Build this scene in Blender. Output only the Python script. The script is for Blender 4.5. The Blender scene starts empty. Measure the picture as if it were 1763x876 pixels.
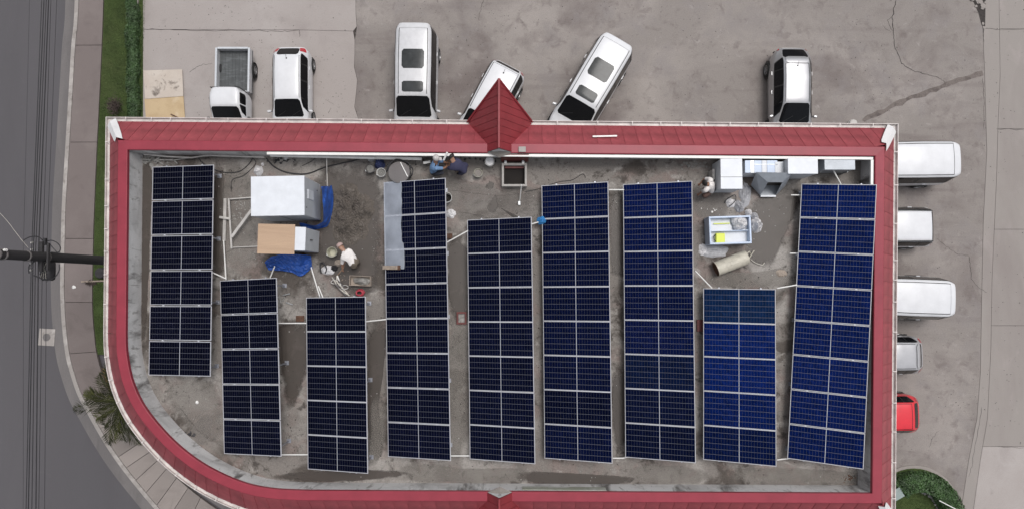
import bpy, math, random
import numpy as np
from mathutils import Vector, Matrix, noise as mnoise
random.seed(7); rng = np.random.default_rng(7)
SC = bpy.context.scene
COL = SC.collection
# ------------------------------------------------------------------ camera
CAM_H = 31.3                     # metres above the parking lot
FPX = 1190.0                     # focal length in photo pixels (photo 1763 x 876)
PITCH = math.atan(52 / FPX)      # the drone looks almost straight down
camd = bpy.data.cameras.new('camera'); cam = bpy.data.objects.new('camera', camd); COL.objects.link(cam)
cam.location = (0, 0, CAM_H); cam.rotation_euler = (PITCH, 0, 0)
camd.sensor_fit = 'HORIZONTAL'; camd.sensor_width = 36.0; camd.lens = 36.0 * FPX / 1763.0
camd.clip_start = 0.5; camd.clip_end = 1500
SC.camera = cam
# ------------------------------------------------------------------ sky, sun, exposure (bright overcast)
SUN_EL, SUN_AZ = math.radians(70), math.radians(40)   # azimuth from +Y clockwise
wd = bpy.data.worlds.new('World'); SC.world = wd; wd.use_nodes = True
nt = wd.node_tree; bg = nt.nodes['Background']
sky = nt.nodes.new('ShaderNodeTexSky'); sky.sky_type = 'NISHITA'; sky.sun_disc = False
sky.sun_elevation = SUN_EL; sky.sun_rotation = SUN_AZ
sky.air_density = 1.6; sky.dust_density = 4.0; sky.ozone_density = 1.0
hs = nt.nodes.new('ShaderNodeHueSaturation'); hs.inputs['Saturation'].default_value = 0.28
nt.links.new(sky.outputs[0], hs.inputs['Color']); nt.links.new(hs.outputs[0], bg.inputs['Color'])
bg.inputs['Strength'].default_value = 0.12
sd = bpy.data.lights.new('sun', 'SUN'); sun = bpy.data.objects.new('sun', sd); COL.objects.link(sun)
sd.energy = 1.45; sd.angle = math.radians(24); sd.color = (1.0, 0.97, 0.94)
sdir = Vector((math.sin(SUN_AZ) * math.cos(SUN_EL), math.cos(SUN_AZ) * math.cos(SUN_EL), math.sin(SUN_EL)))
sun.rotation_euler = sdir.to_track_quat('Z', 'Y').to_euler(); sun.location = (0, 0, 60)
vs = SC.view_settings; vs.view_transform = 'Standard'; vs.look = 'None'; vs.gamma = 1.0; vs.use_curve_mapping = False
vs.exposure = 0.14
SC.cycles.use_denoising = True
SC.cycles.max_bounces = 6

# ------------------------------------------------------------------ helpers
_c, _s = math.cos(PITCH), math.sin(PITCH)
def W(px, py, z=0.0):
    """where the sight line through a photo pixel meets the horizontal plane at height z"""
    dx = (px - 881.5) / FPX; dy = -(py - 438.0) / FPX
    ry = dy * _c + _s; rz = dy * _s - _c
    t = (z - CAM_H) / rz
    return Vector((dx * t, ry * t, z))
def W2(px, py, z=0.0):
    v = W(px, py, z); return (v.x, v.y)

def link(o):
    COL.objects.link(o); return o
def tag(o, label=None, cat=None, group=None, kind=None):
    if label: o['label'] = label
    if cat: o['category'] = cat
    if group: o['group'] = group
    if kind: o['kind'] = kind
    return o
def thing(name, label, cat, loc=(0, 0, 0), rz=0.0, group=None):
    o = link(bpy.data.objects.new(name, None)); o.empty_display_size = 0.2
    o.location = loc; o.rotation_euler = (0, 0, rz)
    return tag(o, label, cat, group)
def meshobj(name, me, parent=None, loc=None, rot=None):
    o = link(bpy.data.objects.new(name, me))
    if parent is not None: o.parent = parent
    if loc is not None: o.location = loc
    if rot is not None: o.rotation_euler = rot
    return o
def copy_tree(o, parent=None):
    c = o.copy(); link(c); c.parent = parent
    for ch in o.children: copy_tree(ch, c)
    return c

class MB:
    """collects shapes; build() links them as ONE mesh object"""
    def __init__(s): s.v = []; s.f = []
    def add(s, vs, fs):
        b = len(s.v); s.v += [tuple(p) for p in vs]; s.f += [tuple(i + b for i in f) for f in fs]; return s
    def box(s, x0, x1, y0, y1, z0, z1, M=None):
        vs = [(x0,y0,z0),(x1,y0,z0),(x1,y1,z0),(x0,y1,z0),(x0,y0,z1),(x1,y0,z1),(x1,y1,z1),(x0,y1,z1)]
        if M is not None: vs = [M @ Vector(p) for p in vs]
        return s.add(vs, [(0,3,2,1),(4,5,6,7),(0,1,5,4),(1,2,6,5),(2,3,7,6),(3,0,4,7)])
    def bbox(s, x0, x1, y0, y1, z0, z1, r=0.02, M=None):
        """box with chamfered vertical and top edges"""
        def ring(i, z):
            a, b, c, d = x0 + i, x1 - i, y0 + i, y1 - i
            return [(a+r,c,z),(b-r,c,z),(b,c+r,z),(b,d-r,z),(b-r,d,z),(a+r,d,z),(a,d-r,z),(a,c+r,z)]
        vs = ring(0, z0) + ring(0, z1 - r) + ring(r * .7, z1)
        if M is not None: vs = [M @ Vector(p) for p in vs]
        fs = [tuple(range(7, -1, -1)), tuple(range(16, 24))]
        for k in (0, 8):
            for i in range(8): fs.append((k+i, k+(i+1) % 8, k+8+(i+1) % 8, k+8+i))
        return s.add(vs, fs)
    def prism(s, poly, z0, z1):
        n = len(poly)
        vs = [(p[0], p[1], z0) for p in poly] + [(p[0], p[1], z1) for p in poly]
        fs = [tuple(range(n-1, -1, -1)), tuple(range(n, 2*n))] + [(i, (i+1) % n, n+(i+1) % n, n+i) for i in range(n)]
        return s.add(vs, fs)
    def tube(s, pts, r, n=6, caps=True):
        pts = [Vector(p) for p in pts]; m = len(pts); rs = r if hasattr(r, '__len__') else [r] * m
        vs = []
        for i, p in enumerate(pts):
            d = (pts[min(i+1, m-1)] - pts[max(i-1, 0)])
            if d.length < 1e-9: d = Vector((0, 0, 1))
            d.normalize()
            a = d.cross(Vector((0, 0, 1))) if abs(d.z) < .95 else d.cross(Vector((1, 0, 0)))
            a.normalize(); b = d.cross(a)
            for k in range(n):
                q = 2 * math.pi * k / n
                vs.append(p + (a * math.cos(q) + b * math.sin(q)) * rs[i])
        fs = []
        for i in range(m - 1):
            for k in range(n): fs.append((i*n+k, i*n+(k+1) % n, (i+1)*n+(k+1) % n, (i+1)*n+k))
        if caps: fs += [tuple(range(n-1, -1, -1)), tuple(range((m-1)*n, m*n))]
        return s.add(vs, fs)
    def bar(s, a, b, w, h):
        """rectangular bar between two points"""
        a, b = Vector(a), Vector(b); d = (b - a).normalized()
        u = d.cross(Vector((0, 0, 1)))
        if u.length < 1e-4: u = Vector((1, 0, 0))
        u.normalize(); v = u.cross(d).normalized()
        vs = [p + u * (i * w / 2) + v * (j * h / 2) for p in (a, b) for (i, j) in ((-1,-1),(1,-1),(1,1),(-1,1))]
        return s.add(vs, [(3,2,1,0),(4,5,6,7),(0,1,5,4),(1,2,6,5),(2,3,7,6),(3,0,4,7)])
    def lathe(s, prof, n=20, c=(0, 0, 0), M=None, cap0=True, cap1=True):
        vs = []
        for (r, z) in prof:
            for k in range(n):
                q = 2 * math.pi * k / n; vs.append(Vector((c[0] + r * math.cos(q), c[1] + r * math.sin(q), c[2] + z)))
        if M is not None: vs = [M @ p for p in vs]
        fs = []
        for i in range(len(prof) - 1):
            for k in range(n): fs.append((i*n+k, i*n+(k+1) % n, (i+1)*n+(k+1) % n, (i+1)*n+k))
        if cap0: fs.append(tuple(range(n-1, -1, -1)))
        if cap1: fs.append(tuple(range((len(prof)-1)*n, len(prof)*n)))
        return s.add(vs, fs)
    def sheet(s, poly, z):
        return s.add([(p[0], p[1], z) for p in poly], [tuple(range(len(poly)))])
    def mesh(s, name, mat=None, smooth=False, mats=None):
        me = bpy.data.meshes.new(name); me.from_pydata(s.v, [], s.f)
        if mats:
            for m in mats: me.materials.append(m)
        elif mat: me.materials.append(mat)
        if smooth: me.polygons.foreach_set('use_smooth', [True] * len(me.polygons))
        if me.validate(verbose=False): print('REPAIRED', name)
        me.update(); return me
    def build(s, name, mat=None, parent=None, smooth=False, loc=None, rot=None, origin=None):
        if origin is not None:
            o = Vector(origin); s.v = [tuple(Vector(p) - o) for p in s.v]
            if loc is None: loc = o
        return meshobj(name, s.mesh(name, mat, smooth), parent, loc, rot)

def np_mesh(name, V, F, mat, smooth=False):
    me = bpy.data.meshes.new(name); V = np.asarray(V, dtype=np.float32); F = np.asarray(F, dtype=np.int32)
    k = F.shape[1]
    me.vertices.add(len(V)); me.vertices.foreach_set('co', V.ravel())
    me.loops.add(F.size); me.loops.foreach_set('vertex_index', F.ravel())
    me.polygons.add(len(F)); me.polygons.foreach_set('loop_start', np.arange(0, F.size, k, dtype=np.int32))
    if smooth: me.polygons.foreach_set('use_smooth', np.ones(len(F), dtype=bool))
    me.update(calc_edges=True)
    if me.validate(verbose=False): print('REPAIRED np', name)
    me.materials.append(mat); return me

def catmull(pts, k=6, closed=False):
    P = [Vector(p) for p in pts]; out = []; n = len(P)
    rngi = range(n if closed else n - 1)
    for i in rngi:
        p0 = P[(i-1) % n] if closed else P[max(i-1, 0)]; p1 = P[i]; p2 = P[(i+1) % n]
        p3 = P[(i+2) % n] if closed else P[min(i+2, n-1)]
        for j in range(k):
            t = j / k
            out.append(.5 * ((2*p1) + (p2-p0)*t + (2*p0-5*p1+4*p2-p3)*t*t + (3*p1-p0-3*p2+p3)*t*t*t))
    if not closed: out.append(P[-1])
    return out
def offset_poly(poly, d):
    """offset a closed counter-clockwise polygon outward by d (mitred)"""
    n = len(poly); out = []
    for i in range(n):
        a = Vector(poly[i-1][:2]); b = Vector(poly[i][:2]); c = Vector(poly[(i+1) % n][:2])
        e1 = (b - a).normalized(); e2 = (c - b).normalized()
        n1 = Vector((e1.y, -e1.x)); n2 = Vector((e2.y, -e2.x)); m = n1 + n2
        m = n1 if m.length < 1e-6 else m / max(m.length_squared / 2, .15) * 1.0
        out.append((b.x + m.x * d, b.y + m.y * d))
    return out
def ccw(poly):
    a = sum(poly[i-1][0] * poly[i][1] - poly[i][0] * poly[i-1][1] for i in range(len(poly)))
    return list(poly) if a > 0 else list(reversed(poly))
def N3(p, sc=1.0): return mnoise.noise(Vector(p) * sc)

# ------------------------------------------------------------------ materials
def _nodes(name):
    m = bpy.data.materials.new(name); m.use_nodes = True
    return m, m.node_tree, m.node_tree.nodes['Principled BSDF']
def plain(name, col, rough=.5, metal=0.0, var=.06, vscale=3.0, spec=.5, coat=0.0, bump=0.0, bscale=60, objvar=0.0):
    """one colour with slight dirt variation and fine relief"""
    m, t, b = _nodes(name); L = t.links
    b.inputs['Roughness'].default_value = rough; b.inputs['Metallic'].default_value = metal
    b.inputs['Specular IOR Level'].default_value = spec; b.inputs['Coat Weight'].default_value = coat
    b.inputs['Coat Roughness'].default_value = .06
    tc = t.nodes.new('ShaderNodeTexCoord')
    n = t.nodes.new('ShaderNodeTexNoise'); n.inputs['Scale'].default_value = vscale; n.inputs['Detail'].default_value = 6
    n.inputs['Roughness'].default_value = .65
    L.new(tc.outputs['Object'], n.inputs['Vector'])
    r = t.nodes.new('ShaderNodeMapRange'); r.inputs['From Min'].default_value = .3; r.inputs['From Max'].default_value = .7
    r.inputs['To Min'].default_value = 1 - var * 1.6; r.inputs['To Max'].default_value = 1 + var
    L.new(n.outputs[0], r.inputs['Value'])
    mx = t.nodes.new('ShaderNodeMix'); mx.data_type = 'RGBA'; mx.blend_type = 'MULTIPLY'; mx.inputs['Factor'].default_value = 1
    mx.inputs['A'].default_value = (*col, 1); L.new(r.outputs[0], mx.inputs['B'])
    out = mx.outputs['Result']
    if objvar:
        oi = t.nodes.new('ShaderNodeObjectInfo'); r2 = t.nodes.new('ShaderNodeMapRange')
        r2.inputs['To Min'].default_value = 1 - objvar; r2.inputs['To Max'].default_value = 1 + objvar
        L.new(oi.outputs['Random'], r2.inputs['Value'])
        m2 = t.nodes.new('ShaderNodeMix'); m2.data_type = 'RGBA'; m2.blend_type = 'MULTIPLY'; m2.inputs['Factor'].default_value = 1
        L.new(out, m2.inputs['A']); L.new(r2.outputs[0], m2.inputs['B']); out = m2.outputs['Result']
    L.new(out, b.inputs['Base Color'])
    if bump:
        n2 = t.nodes.new('ShaderNodeTexNoise'); n2.inputs['Scale'].default_value = bscale; n2.inputs['Detail'].default_value = 5
        L.new(tc.outputs['Object'], n2.inputs['Vector'])
        bp = t.nodes.new('ShaderNodeBump'); bp.inputs['Strength'].default_value = bump; bp.inputs['Distance'].default_value = .02
        L.new(n2.outputs[0], bp.inputs['Height']); L.new(bp.outputs[0], b.inputs['Normal'])
    return m
def layered(name, base, layers, rough=.85, bump=.3, bscale=40, fine=.08, spec=.3, objvar=0.0):
    """base colour under several blotch layers: (colour, noise scale, lo, hi, strength, seed, detail, stretch)"""
    m, t, b = _nodes(name); L = t.links
    b.inputs['Roughness'].default_value = rough; b.inputs['Specular IOR Level'].default_value = spec
    tc = t.nodes.new('ShaderNodeTexCoord')
    cur = None
    rgb = t.nodes.new('ShaderNodeRGB'); rgb.outputs[0].default_value = (*base, 1); cur = rgb.outputs[0]
    for (col, sc, lo, hi, st, seed, det, stretch) in layers:
        mp = t.nodes.new('ShaderNodeMapping'); mp.inputs['Location'].default_value = (seed * 7.3, seed * 3.1, seed)
        mp.inputs['Scale'].default_value = stretch
        L.new(tc.outputs['Object'], mp.inputs['Vector'])
        n = t.nodes.new('ShaderNodeTexNoise'); n.inputs['Scale'].default_value = sc; n.inputs['Detail'].default_value = det
        n.inputs['Roughness'].default_value = .62; n.inputs['Distortion'].default_value = .4
        L.new(mp.outputs[0], n.inputs['Vector'])
        r = t.nodes.new('ShaderNodeMapRange'); r.inputs['From Min'].default_value = lo; r.inputs['From Max'].default_value = hi
        r.inputs['To Min'].default_value = 0; r.inputs['To Max'].default_value = st
        L.new(n.outputs[0], r.inputs['Value'])
        mx = t.nodes.new('ShaderNodeMix'); mx.data_type = 'RGBA'
        L.new(r.outputs[0], mx.inputs['Factor']); L.new(cur, mx.inputs['A']); mx.inputs['B'].default_value = (*col, 1)
        cur = mx.outputs['Result']
    n2 = t.nodes.new('ShaderNodeTexNoise'); n2.inputs['Scale'].default_value = bscale; n2.inputs['Detail'].default_value = 6
    L.new(tc.outputs['Object'], n2.inputs['Vector'])
    r = t.nodes.new('ShaderNodeMapRange'); r.inputs['From Min'].default_value = .3; r.inputs['From Max'].default_value = .7
    r.inputs['To Min'].default_value = 1 - fine; r.inputs['To Max'].default_value = 1 + fine
    L.new(n2.outputs[0], r.inputs['Value'])
    mx = t.nodes.new('ShaderNodeMix'); mx.data_type = 'RGBA'; mx.blend_type = 'MULTIPLY'; mx.inputs['Factor'].default_value = 1
    L.new(cur, mx.inputs['A']); L.new(r.outputs[0], mx.inputs['B']); cur = mx.outputs['Result']
    if objvar:
        oi = t.nodes.new('ShaderNodeObjectInfo'); r2 = t.nodes.new('ShaderNodeMapRange')
        r2.inputs['To Min'].default_value = 1 - objvar; r2.inputs['To Max'].default_value = 1 + objvar
        L.new(oi.outputs['Random'], r2.inputs['Value'])
        m2 = t.nodes.new('ShaderNodeMix'); m2.data_type = 'RGBA'; m2.blend_type = 'MULTIPLY'; m2.inputs['Factor'].default_value = 1
        L.new(cur, m2.inputs['A']); L.new(r2.outputs[0], m2.inputs['B']); cur = m2.outputs['Result']
    L.new(cur, b.inputs['Base Color'])
    if bump:
        bp = t.nodes.new('ShaderNodeBump'); bp.inputs['Strength'].default_value = bump; bp.inputs['Distance'].default_value = .015
        L.new(n2.outputs[0], bp.inputs['Height']); L.new(bp.outputs[0], b.inputs['Normal'])
    return m
ONE = (1, 1, 1)
M = {}
M['lot'] = layered('lot_concrete', (.220, .197, .184), [((.16, .136, .13), .9, .53, .66, .6, 41, 6, (.12, 1.5, 1)), 
    ((.30, .270, .252), .16, .44, .62, .8, 1, 7, ONE), ((.135, .112, .107), .32, .50, .66, .75, 2, 9, ONE),
    ((.205, .185, .182), .8, .5, .68, .6, 3, 8, ONE), ((.13, .107, .102), 1.9, .55, .70, .6, 4, 10, ONE),
    ((.34, .31, .30), 2.6, .60, .74, .5, 5, 10, ONE), ((.10, .083, .08), 9, .60, .74, .55, 8, 8, ONE)], rough=.8, fine=.13, bscale=26, objvar=.03)
M['lot_pale'] = layered('pale_lot_concrete', (.315, .283, .270), [((.14, .12, .115), 8, .62, .74, .45, 17, 8, ONE), 
    ((.365, .335, .322), .25, .45, .68, .7, 6, 6, ONE), ((.22, .19, .183), .6, .52, .75, .5, 7, 7, ONE),
    ((.17, .145, .14), 2.4, .6, .78, .4, 8, 9, ONE)], rough=.8, fine=.07, bscale=28, objvar=.05)
M['lot_strip'] = layered('gutter_concrete', (.265, .24, .225), [
    ((.20, .17, .163), .5, .5, .72, .6, 9, 7, (1, .25, 1)), ((.33, .29, .28), 1.4, .55, .75, .5, 10, 7, (1, .4, 1))], rough=.8, fine=.08)
M['joint'] = plain('joint_dirt', (.055, .046, .042), .95, var=.3, vscale=5)
M['crack'] = plain('crack_dirt', (.045, .038, .036), .95, var=.3, vscale=9)
M['trench'] = layered('trench_fill', (.155, .132, .122), [((.085, .07, .066), 2.5, .48, .66, .8, 3, 8, ONE),
    ((.22, .19, .18), 3.4, .58, .72, .7, 5, 8, ONE)], rough=.9, bump=.7, bscale=18, fine=.15)
M['asphalt'] = layered('asphalt', (.080, .075, .081), [((.098, .093, .10), .12, .4, .65, .8, 1, 5, (1, .12, 1)),
    ((.07, .066, .072), .5, .52, .75, .5, 2, 7, (1, .2, 1)), ((.12, .112, .115), 2.2, .62, .8, .3, 3, 9, ONE)], rough=.85, fine=.1, bscale=70)
M['gutter_cc'] = layered('kerbside_concrete', (.135, .125, .125), [((.19, .175, .17), .8, .45, .7, .6, 4, 7, (1, .2, 1)),
    ((.10, .092, .092), 1.6, .55, .75, .6, 5, 8, (1, .3, 1))], rough=.85)
M['kerb'] = layered('kerb_concrete', (.30, .275, .26), [((.44, .41, .39), 1.5, .5, .65, .7, 4, 8, ONE),
    ((.16, .14, .13), 2.6, .55, .7, .8, 5, 8, ONE)], rough=.85, bump=.4)
M['sidewalk'] = layered('sidewalk_concrete', (.165, .138, .132), [((.20, .17, .162), .5, .45, .7, .7, 11, 6, ONE),
    ((.115, .096, .09), 1.1, .53, .74, .6, 12, 7, ONE), ((.23, .20, .19), 3, .62, .8, .4, 13, 9, ONE)], rough=.85, objvar=.05)
M['paver'] = layered('paving_slab_concrete', (.245, .215, .20), [((.17, .145, .135), .9, .5, .7, .6, 14, 7, ONE),
    ((.27, .24, .225), 1.8, .55, .75, .5, 15, 8, ONE)], rough=.85, objvar=.16)
M['soil'] = layered('soil', (.10, .075, .055), [((.05, .04, .03), 2, .45, .65, .7, 2, 8, ONE)], rough=.95, bump=.8)
M['lawn'] = layered('lawn_ground', (.050, .075, .022), [((.075, .085, .035), .5, .5, .7, .7, 1, 7, ONE),
    ((.03, .05, .015), 1.6, .5, .7, .6, 2, 8, ONE)], rough=.95, bump=.8, bscale=90)
M['blade'] = plain('grass_blade', (.085, .122, .036), .7, var=.4, vscale=1.2)
M['hedge'] = plain('hedge_leaf', (.040, .080, .024), .55, var=.35, vscale=2.5)
M['hedge2'] = plain('round_hedge_leaf', (.045, .095, .026), .55, var=.4, vscale=2.5)
M['frond'] = plain('palm_leaflet', (.028, .031, .012), .7, var=.45, vscale=2.0, spec=.15)
M['frond_mid'] = plain('mid_palm_leaflet', (.060, .064, .022), .7, var=.4, vscale=2.0, spec=.15)
M['frond_dry'] = plain('dry_palm_leaflet', (.20, .12, .035), .6, var=.3, vscale=2.0)
M['bark'] = plain('bark', (.09, .07, .055), .9, var=.3, vscale=9, bump=.8, bscale=30)
M['twig'] = plain('twig', (.075, .055, .048), .9, var=.3, vscale=9)
M['slab'] = layered('roof_slab_concrete', (.190, .172, .158), [
    ((.31, .29, .27), .38, .48, .57, .8, 21, 10, ONE), ((.070, .058, .050), .5, .53, .61, .9, 22, 10, ONE),
    ((.215, .165, .15), 1.1, .51, .62, .6, 23, 9, ONE), ((.32, .30, .28), 1.6, .585, .65, .7, 24, 10, ONE),
    ((.045, .037, .032), 2.2, .57, .66, .8, 25, 10, ONE), ((.05, .042, .037), 7.0, .59, .70, .6, 26, 8, ONE)], rough=.75, bump=.5, bscale=22, fine=.18)
M['parapet'] = layered('parapet_render', (.60, .59, .59), [((.38, .37, .37), .7, .48, .64, .8, 31, 9, ONE),
    ((.70, .69, .68), 1.4, .55, .72, .5, 32, 8, ONE), ((.10, .092, .088), 1.3, .55, .66, .9, 33, 10, (1, 1, .3)), ((.16, .15, .14), 5, .57, .68, .7, 34, 10, (1, 1, .3))], rough=.85, bump=.3)
M['wet'] = layered('damp_shade_patch', (.066, .053, .045), [((.060, .05, .043), 1.1, .5, .7, .7, 3, 8, ONE), ((.12, .10, .088), 2.1, .55, .75, .5, 4, 8, ONE)], rough=.45, bump=.3, spec=.5)
M['mortar'] = layered('mortar_patch', (.22, .20, .185), [((.14, .125, .115), 1.3, .5, .7, .7, 3, 8, ONE), ((.29, .27, .25), 3.1, .55, .75, .5, 4, 8, ONE)], rough=.9, bump=.5)
M['pale_patch'] = layered('dried_cement_wash', (.245, .225, .205), [((.16, .145, .132), .9, .45, .66, .8, 6, 8, ONE)], rough=.9, bump=.3)
M['green_patch'] = layered('mossy_render', (.27, .28, .23), [((.42, .42, .40), 1.3, .45, .6, .9, 3, 9, ONE)], rough=.9, bump=.5)
M['sand'] = layered('wet_sand_mix', (.105, .090, .078), [((.06, .052, .046), 3, .5, .66, .8, 3, 10, ONE), ((.17, .15, .135), 6, .55, .7, .8, 4, 10, ONE)], rough=.95, bump=1.0, bscale=26, fine=.25)
M['red_skirt'] = plain('red_roof_paint', (.290, .058, .070), .5, var=.20, vscale=1.7, spec=.4, objvar=.05)
M['red_cap'] = plain('red_flashing_paint', (.255, .030, .048), .45, var=.09, vscale=1.6, spec=.4)
M['red_gable'] = plain('red_gable_paint', (.225, .028, .036), .45, var=.12, vscale=2.0, spec=.4)
M['gutter'] = plain('white_gutter', (.60, .555, .535), .5, var=.18, vscale=3)
M['flash'] = plain('white_flashing', (.72, .71, .72), .5, var=.06, vscale=2)
M['wall'] = plain('outer_wall_paint', (.55, .52, .48), .8, var=.1)
M['pvc'] = plain('white_pvc', (.74, .73, .71), .45, var=.06)
M['pvc_old'] = plain('grey_pvc', (.45, .43, .41), .55, var=.15, vscale=6)
M['black'] = plain('black_rubber', (.012, .012, .013), .6, var=.2)
M['cable'] = plain('cable_sheath', (.022, .021, .024), .6, var=.2)
M['pole'] = layered('weathered_pole', (.040, .038, .040), [((.06, .057, .058), 3, .5, .7, .7, 1, 6, (1, 1, .2)), ((.02, .019, .02), 2, .5, .7, .7, 2, 6, (1, 1, .2))], rough=.8)
M['steel'] = plain('galvanised_steel', (.42, .43, .44), .4, metal=.7, var=.12, vscale=8)
M['alu'] = plain('anodised_aluminium', (.54, .54, .58), .38, metal=.15, var=.03, vscale=4)
M['rail'] = plain('rack_rail', (.32, .33, .37), .4, metal=.5, var=.08)
M['backsheet'] = plain('panel_backsheet', (.10, .105, .135), .5, var=.03)
M['divider'] = plain('panel_centre_strip', (.40, .41, .46), .4, var=.03)
M['box_white'] = plain('powder_coat_white', (.62, .64, .68), .45, var=.06, vscale=2.5)
M['box_grey'] = plain('grey_sheet_metal', (.50, .52, .55), .45, metal=.1, var=.06, vscale=2)
M['hood'] = plain('hood_sheet_metal', (.34, .365, .40), .42, metal=.2, var=.10, vscale=3)
M['ply'] = layered('plywood', (.42, .295, .205), [((.34, .235, .16), 2.0, .45, .68, .7, 3, 7, (.25, 3, 1)), ((.50, .35, .24), 3, .5, .7, .6, 4, 7, (.3, 4, 1))], rough=.75, bump=.1)
M['board_a'] = layered('weathered_board', (.46, .40, .35), [((.54, .49, .44), 1.2, .45, .65, .6, 3, 7, ONE), ((.12, .10, .085), 1.6, .55, .64, .9, 6, 10, ONE)], rough=.8)
M['board_b'] = layered('plain_board', (.47, .355, .22), [((.40, .29, .17), 1.8, .48, .66, .7, 3, 8, ONE), ((.58, .48, .35), 1.2, .56, .72, .6, 5, 8, ONE)], rough=.8)
M['timber'] = plain('timber', (.29, .235, .19), .8, var=.2, vscale=7)
M['tarp'] = plain('blue_tarp', (.022, .085, .36), .38, var=.25, vscale=6, spec=.5)
M['bluebag'] = plain('blue_bag', (.035, .20, .47), .4, var=.12, vscale=9)
M['bluecloth'] = plain('navy_cloth', (.045, .06, .16), .8, var=.2, vscale=9)
M['whitebag'] = plain('white_plastic_bag', (.60, .59, .60), .4, var=.12, vscale=8)
M['greybag'] = plain('greyish_plastic', (.38, .38, .40), .4, var=.18, vscale=8)
M['beige'] = plain('beige_plastic', (.46, .45, .36), .5, var=.08)
M['cream'] = plain('cream_enamel', (.46, .43, .36), .5, var=.14, vscale=5)
M['rust'] = plain('rust', (.11, .055, .035), .85, var=.35, vscale=10)
M['cement'] = plain('wet_cement', (.16, .155, .145), .6, var=.2, vscale=9, bump=.5)
M['yellow'] = plain('yellow_plastic', (.62, .68, .08), .5, var=.05)
M['redpl'] = plain('red_hose', (.36, .03, .05), .45, var=.12)
M['card'] = plain('cardboard', (.34, .285, .24), .85, var=.12, vscale=6)
M['icebox'] = plain('pale_blue_enamel', (.46, .54, .68), .4, var=.05)
M['icebox_grey'] = plain('greenish_metal', (.24, .29, .28), .5, var=.1)
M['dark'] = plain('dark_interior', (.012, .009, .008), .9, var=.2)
M['hatch'] = plain('hatch_kerb_concrete', (.36, .34, .32), .8, var=.14, vscale=4)
M['lid_red'] = plain('red_oxide_paint', (.12, .028, .026), .6, var=.2, vscale=5)
M['debris'] = plain('rubble', (.30, .29, .275), .9, var=.35, vscale=7)
M['skin'] = plain('skin', (.30, .165, .11), .55, var=.06)
M['hair'] = plain('dark_hair', (.012, .009, .008), .6, var=.2)
M['rope'] = plain('pale_rope', (.50, .47, .42), .8, var=.2)
def cellmat():
    """silicon cells under anti-reflection glass; sky reflection across the columns (near black to navy) is painted in by the object colour"""
    m, t, b = _nodes('silicon_cell'); L = t.links
    b.inputs['Roughness'].default_value = .28
    oi = t.nodes.new('ShaderNodeObjectInfo')
    tc = t.nodes.new('ShaderNodeTexCoord'); vo = t.nodes.new('ShaderNodeTexVoronoi'); vo.inputs['Scale'].default_value = 9
    L.new(tc.outputs['Object'], vo.inputs['Vector'])
    r = t.nodes.new('ShaderNodeMapRange'); r.inputs['To Min'].default_value = .75; r.inputs['To Max'].default_value = 1.25
    sx = t.nodes.new('ShaderNodeSeparateColor'); L.new(vo.outputs['Color'], sx.inputs[0]); L.new(sx.outputs[0], r.inputs['Value'])
    mx = t.nodes.new('ShaderNodeMix'); mx.data_type = 'RGBA'; mx.blend_type = 'MULTIPLY'; mx.inputs['Factor'].default_value = 1
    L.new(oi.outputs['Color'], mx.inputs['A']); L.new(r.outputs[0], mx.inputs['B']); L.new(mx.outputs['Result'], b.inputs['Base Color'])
    b.inputs['Specular IOR Level'].default_value = .045
    b.inputs['Specular Tint'].default_value = (.20, .36, 1.0, 1)      # residual blue of the anti-reflection coating
    return m
M['cell'] = cellmat()
def filmmat():
    m, t, b = _nodes('clear_plastic_film'); L = t.links
    b.inputs['Base Color'].default_value = (.50, .54, .62, 1); b.inputs['Roughness'].default_value = .3
    tr = t.nodes.new('ShaderNodeBsdfTransparent'); mx = t.nodes.new('ShaderNodeMixShader')
    tc = t.nodes.new('ShaderNodeTexCoord'); n = t.nodes.new('ShaderNodeTexNoise'); n.inputs['Scale'].default_value = 1.6
    n.inputs['Detail'].default_value = 3; L.new(tc.outputs['Object'], n.inputs['Vector'])
    r = t.nodes.new('ShaderNodeMapRange'); r.inputs['From Min'].default_value = .3; r.inputs['From Max'].default_value = .7
    r.inputs['To Min'].default_value = .36; r.inputs['To Max'].default_value = .56; L.new(n.outputs[0], r.inputs['Value'])
    L.new(r.outputs[0], mx.inputs['Fac']); L.new(tr.outputs[0], mx.inputs[1]); L.new(b.outputs[0], mx.inputs[2])
    L.new(mx.outputs[0], t.nodes['Material Output'].inputs['Surface'])
    return m
M['film'] = filmmat()
M['glass'] = plain('vehicle_glass', (.006, .0065, .008), .10, var=.1, spec=.18)
M['sunroof'] = plain('sunroof_glass', (.040, .043, .045), .15, var=.25, vscale=3, spec=.2)
M['car_white'] = plain('white_car_paint', (.63, .635, .66), .28, var=.045, vscale=2.2, coat=.3)
M['car_pearl'] = plain('dusty_white_car_paint', (.54, .54, .56), .35, var=.07, vscale=4, coat=.2)
M['car_silver'] = plain('silver_car_paint', (.42, .42, .435), .42, metal=.75, var=.03, coat=.4)
M['car_grey'] = plain('grey_silver_car_paint', (.40, .40, .42), .32, metal=.2, var=.05, coat=.3)
M['car_red'] = plain('red_car_paint', (.62, .02, .035), .28, var=.05, coat=.4)
M['trim'] = plain('black_trim', (.012, .012, .013), .45, var=.15)
M['lamp_red'] = plain('red_lamp_lens', (.40, .015, .025), .15, var=.05, coat=.5)
M['lamp_clear'] = plain('clear_lamp_lens', (.55, .57, .6), .1, var=.03, coat=.5)
M['tyre'] = plain('tyre', (.016, .016, .016), .85, var=.2)
M['rim'] = plain('alloy_rim', (.36, .36, .37), .3, metal=.7, var=.05)
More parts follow.
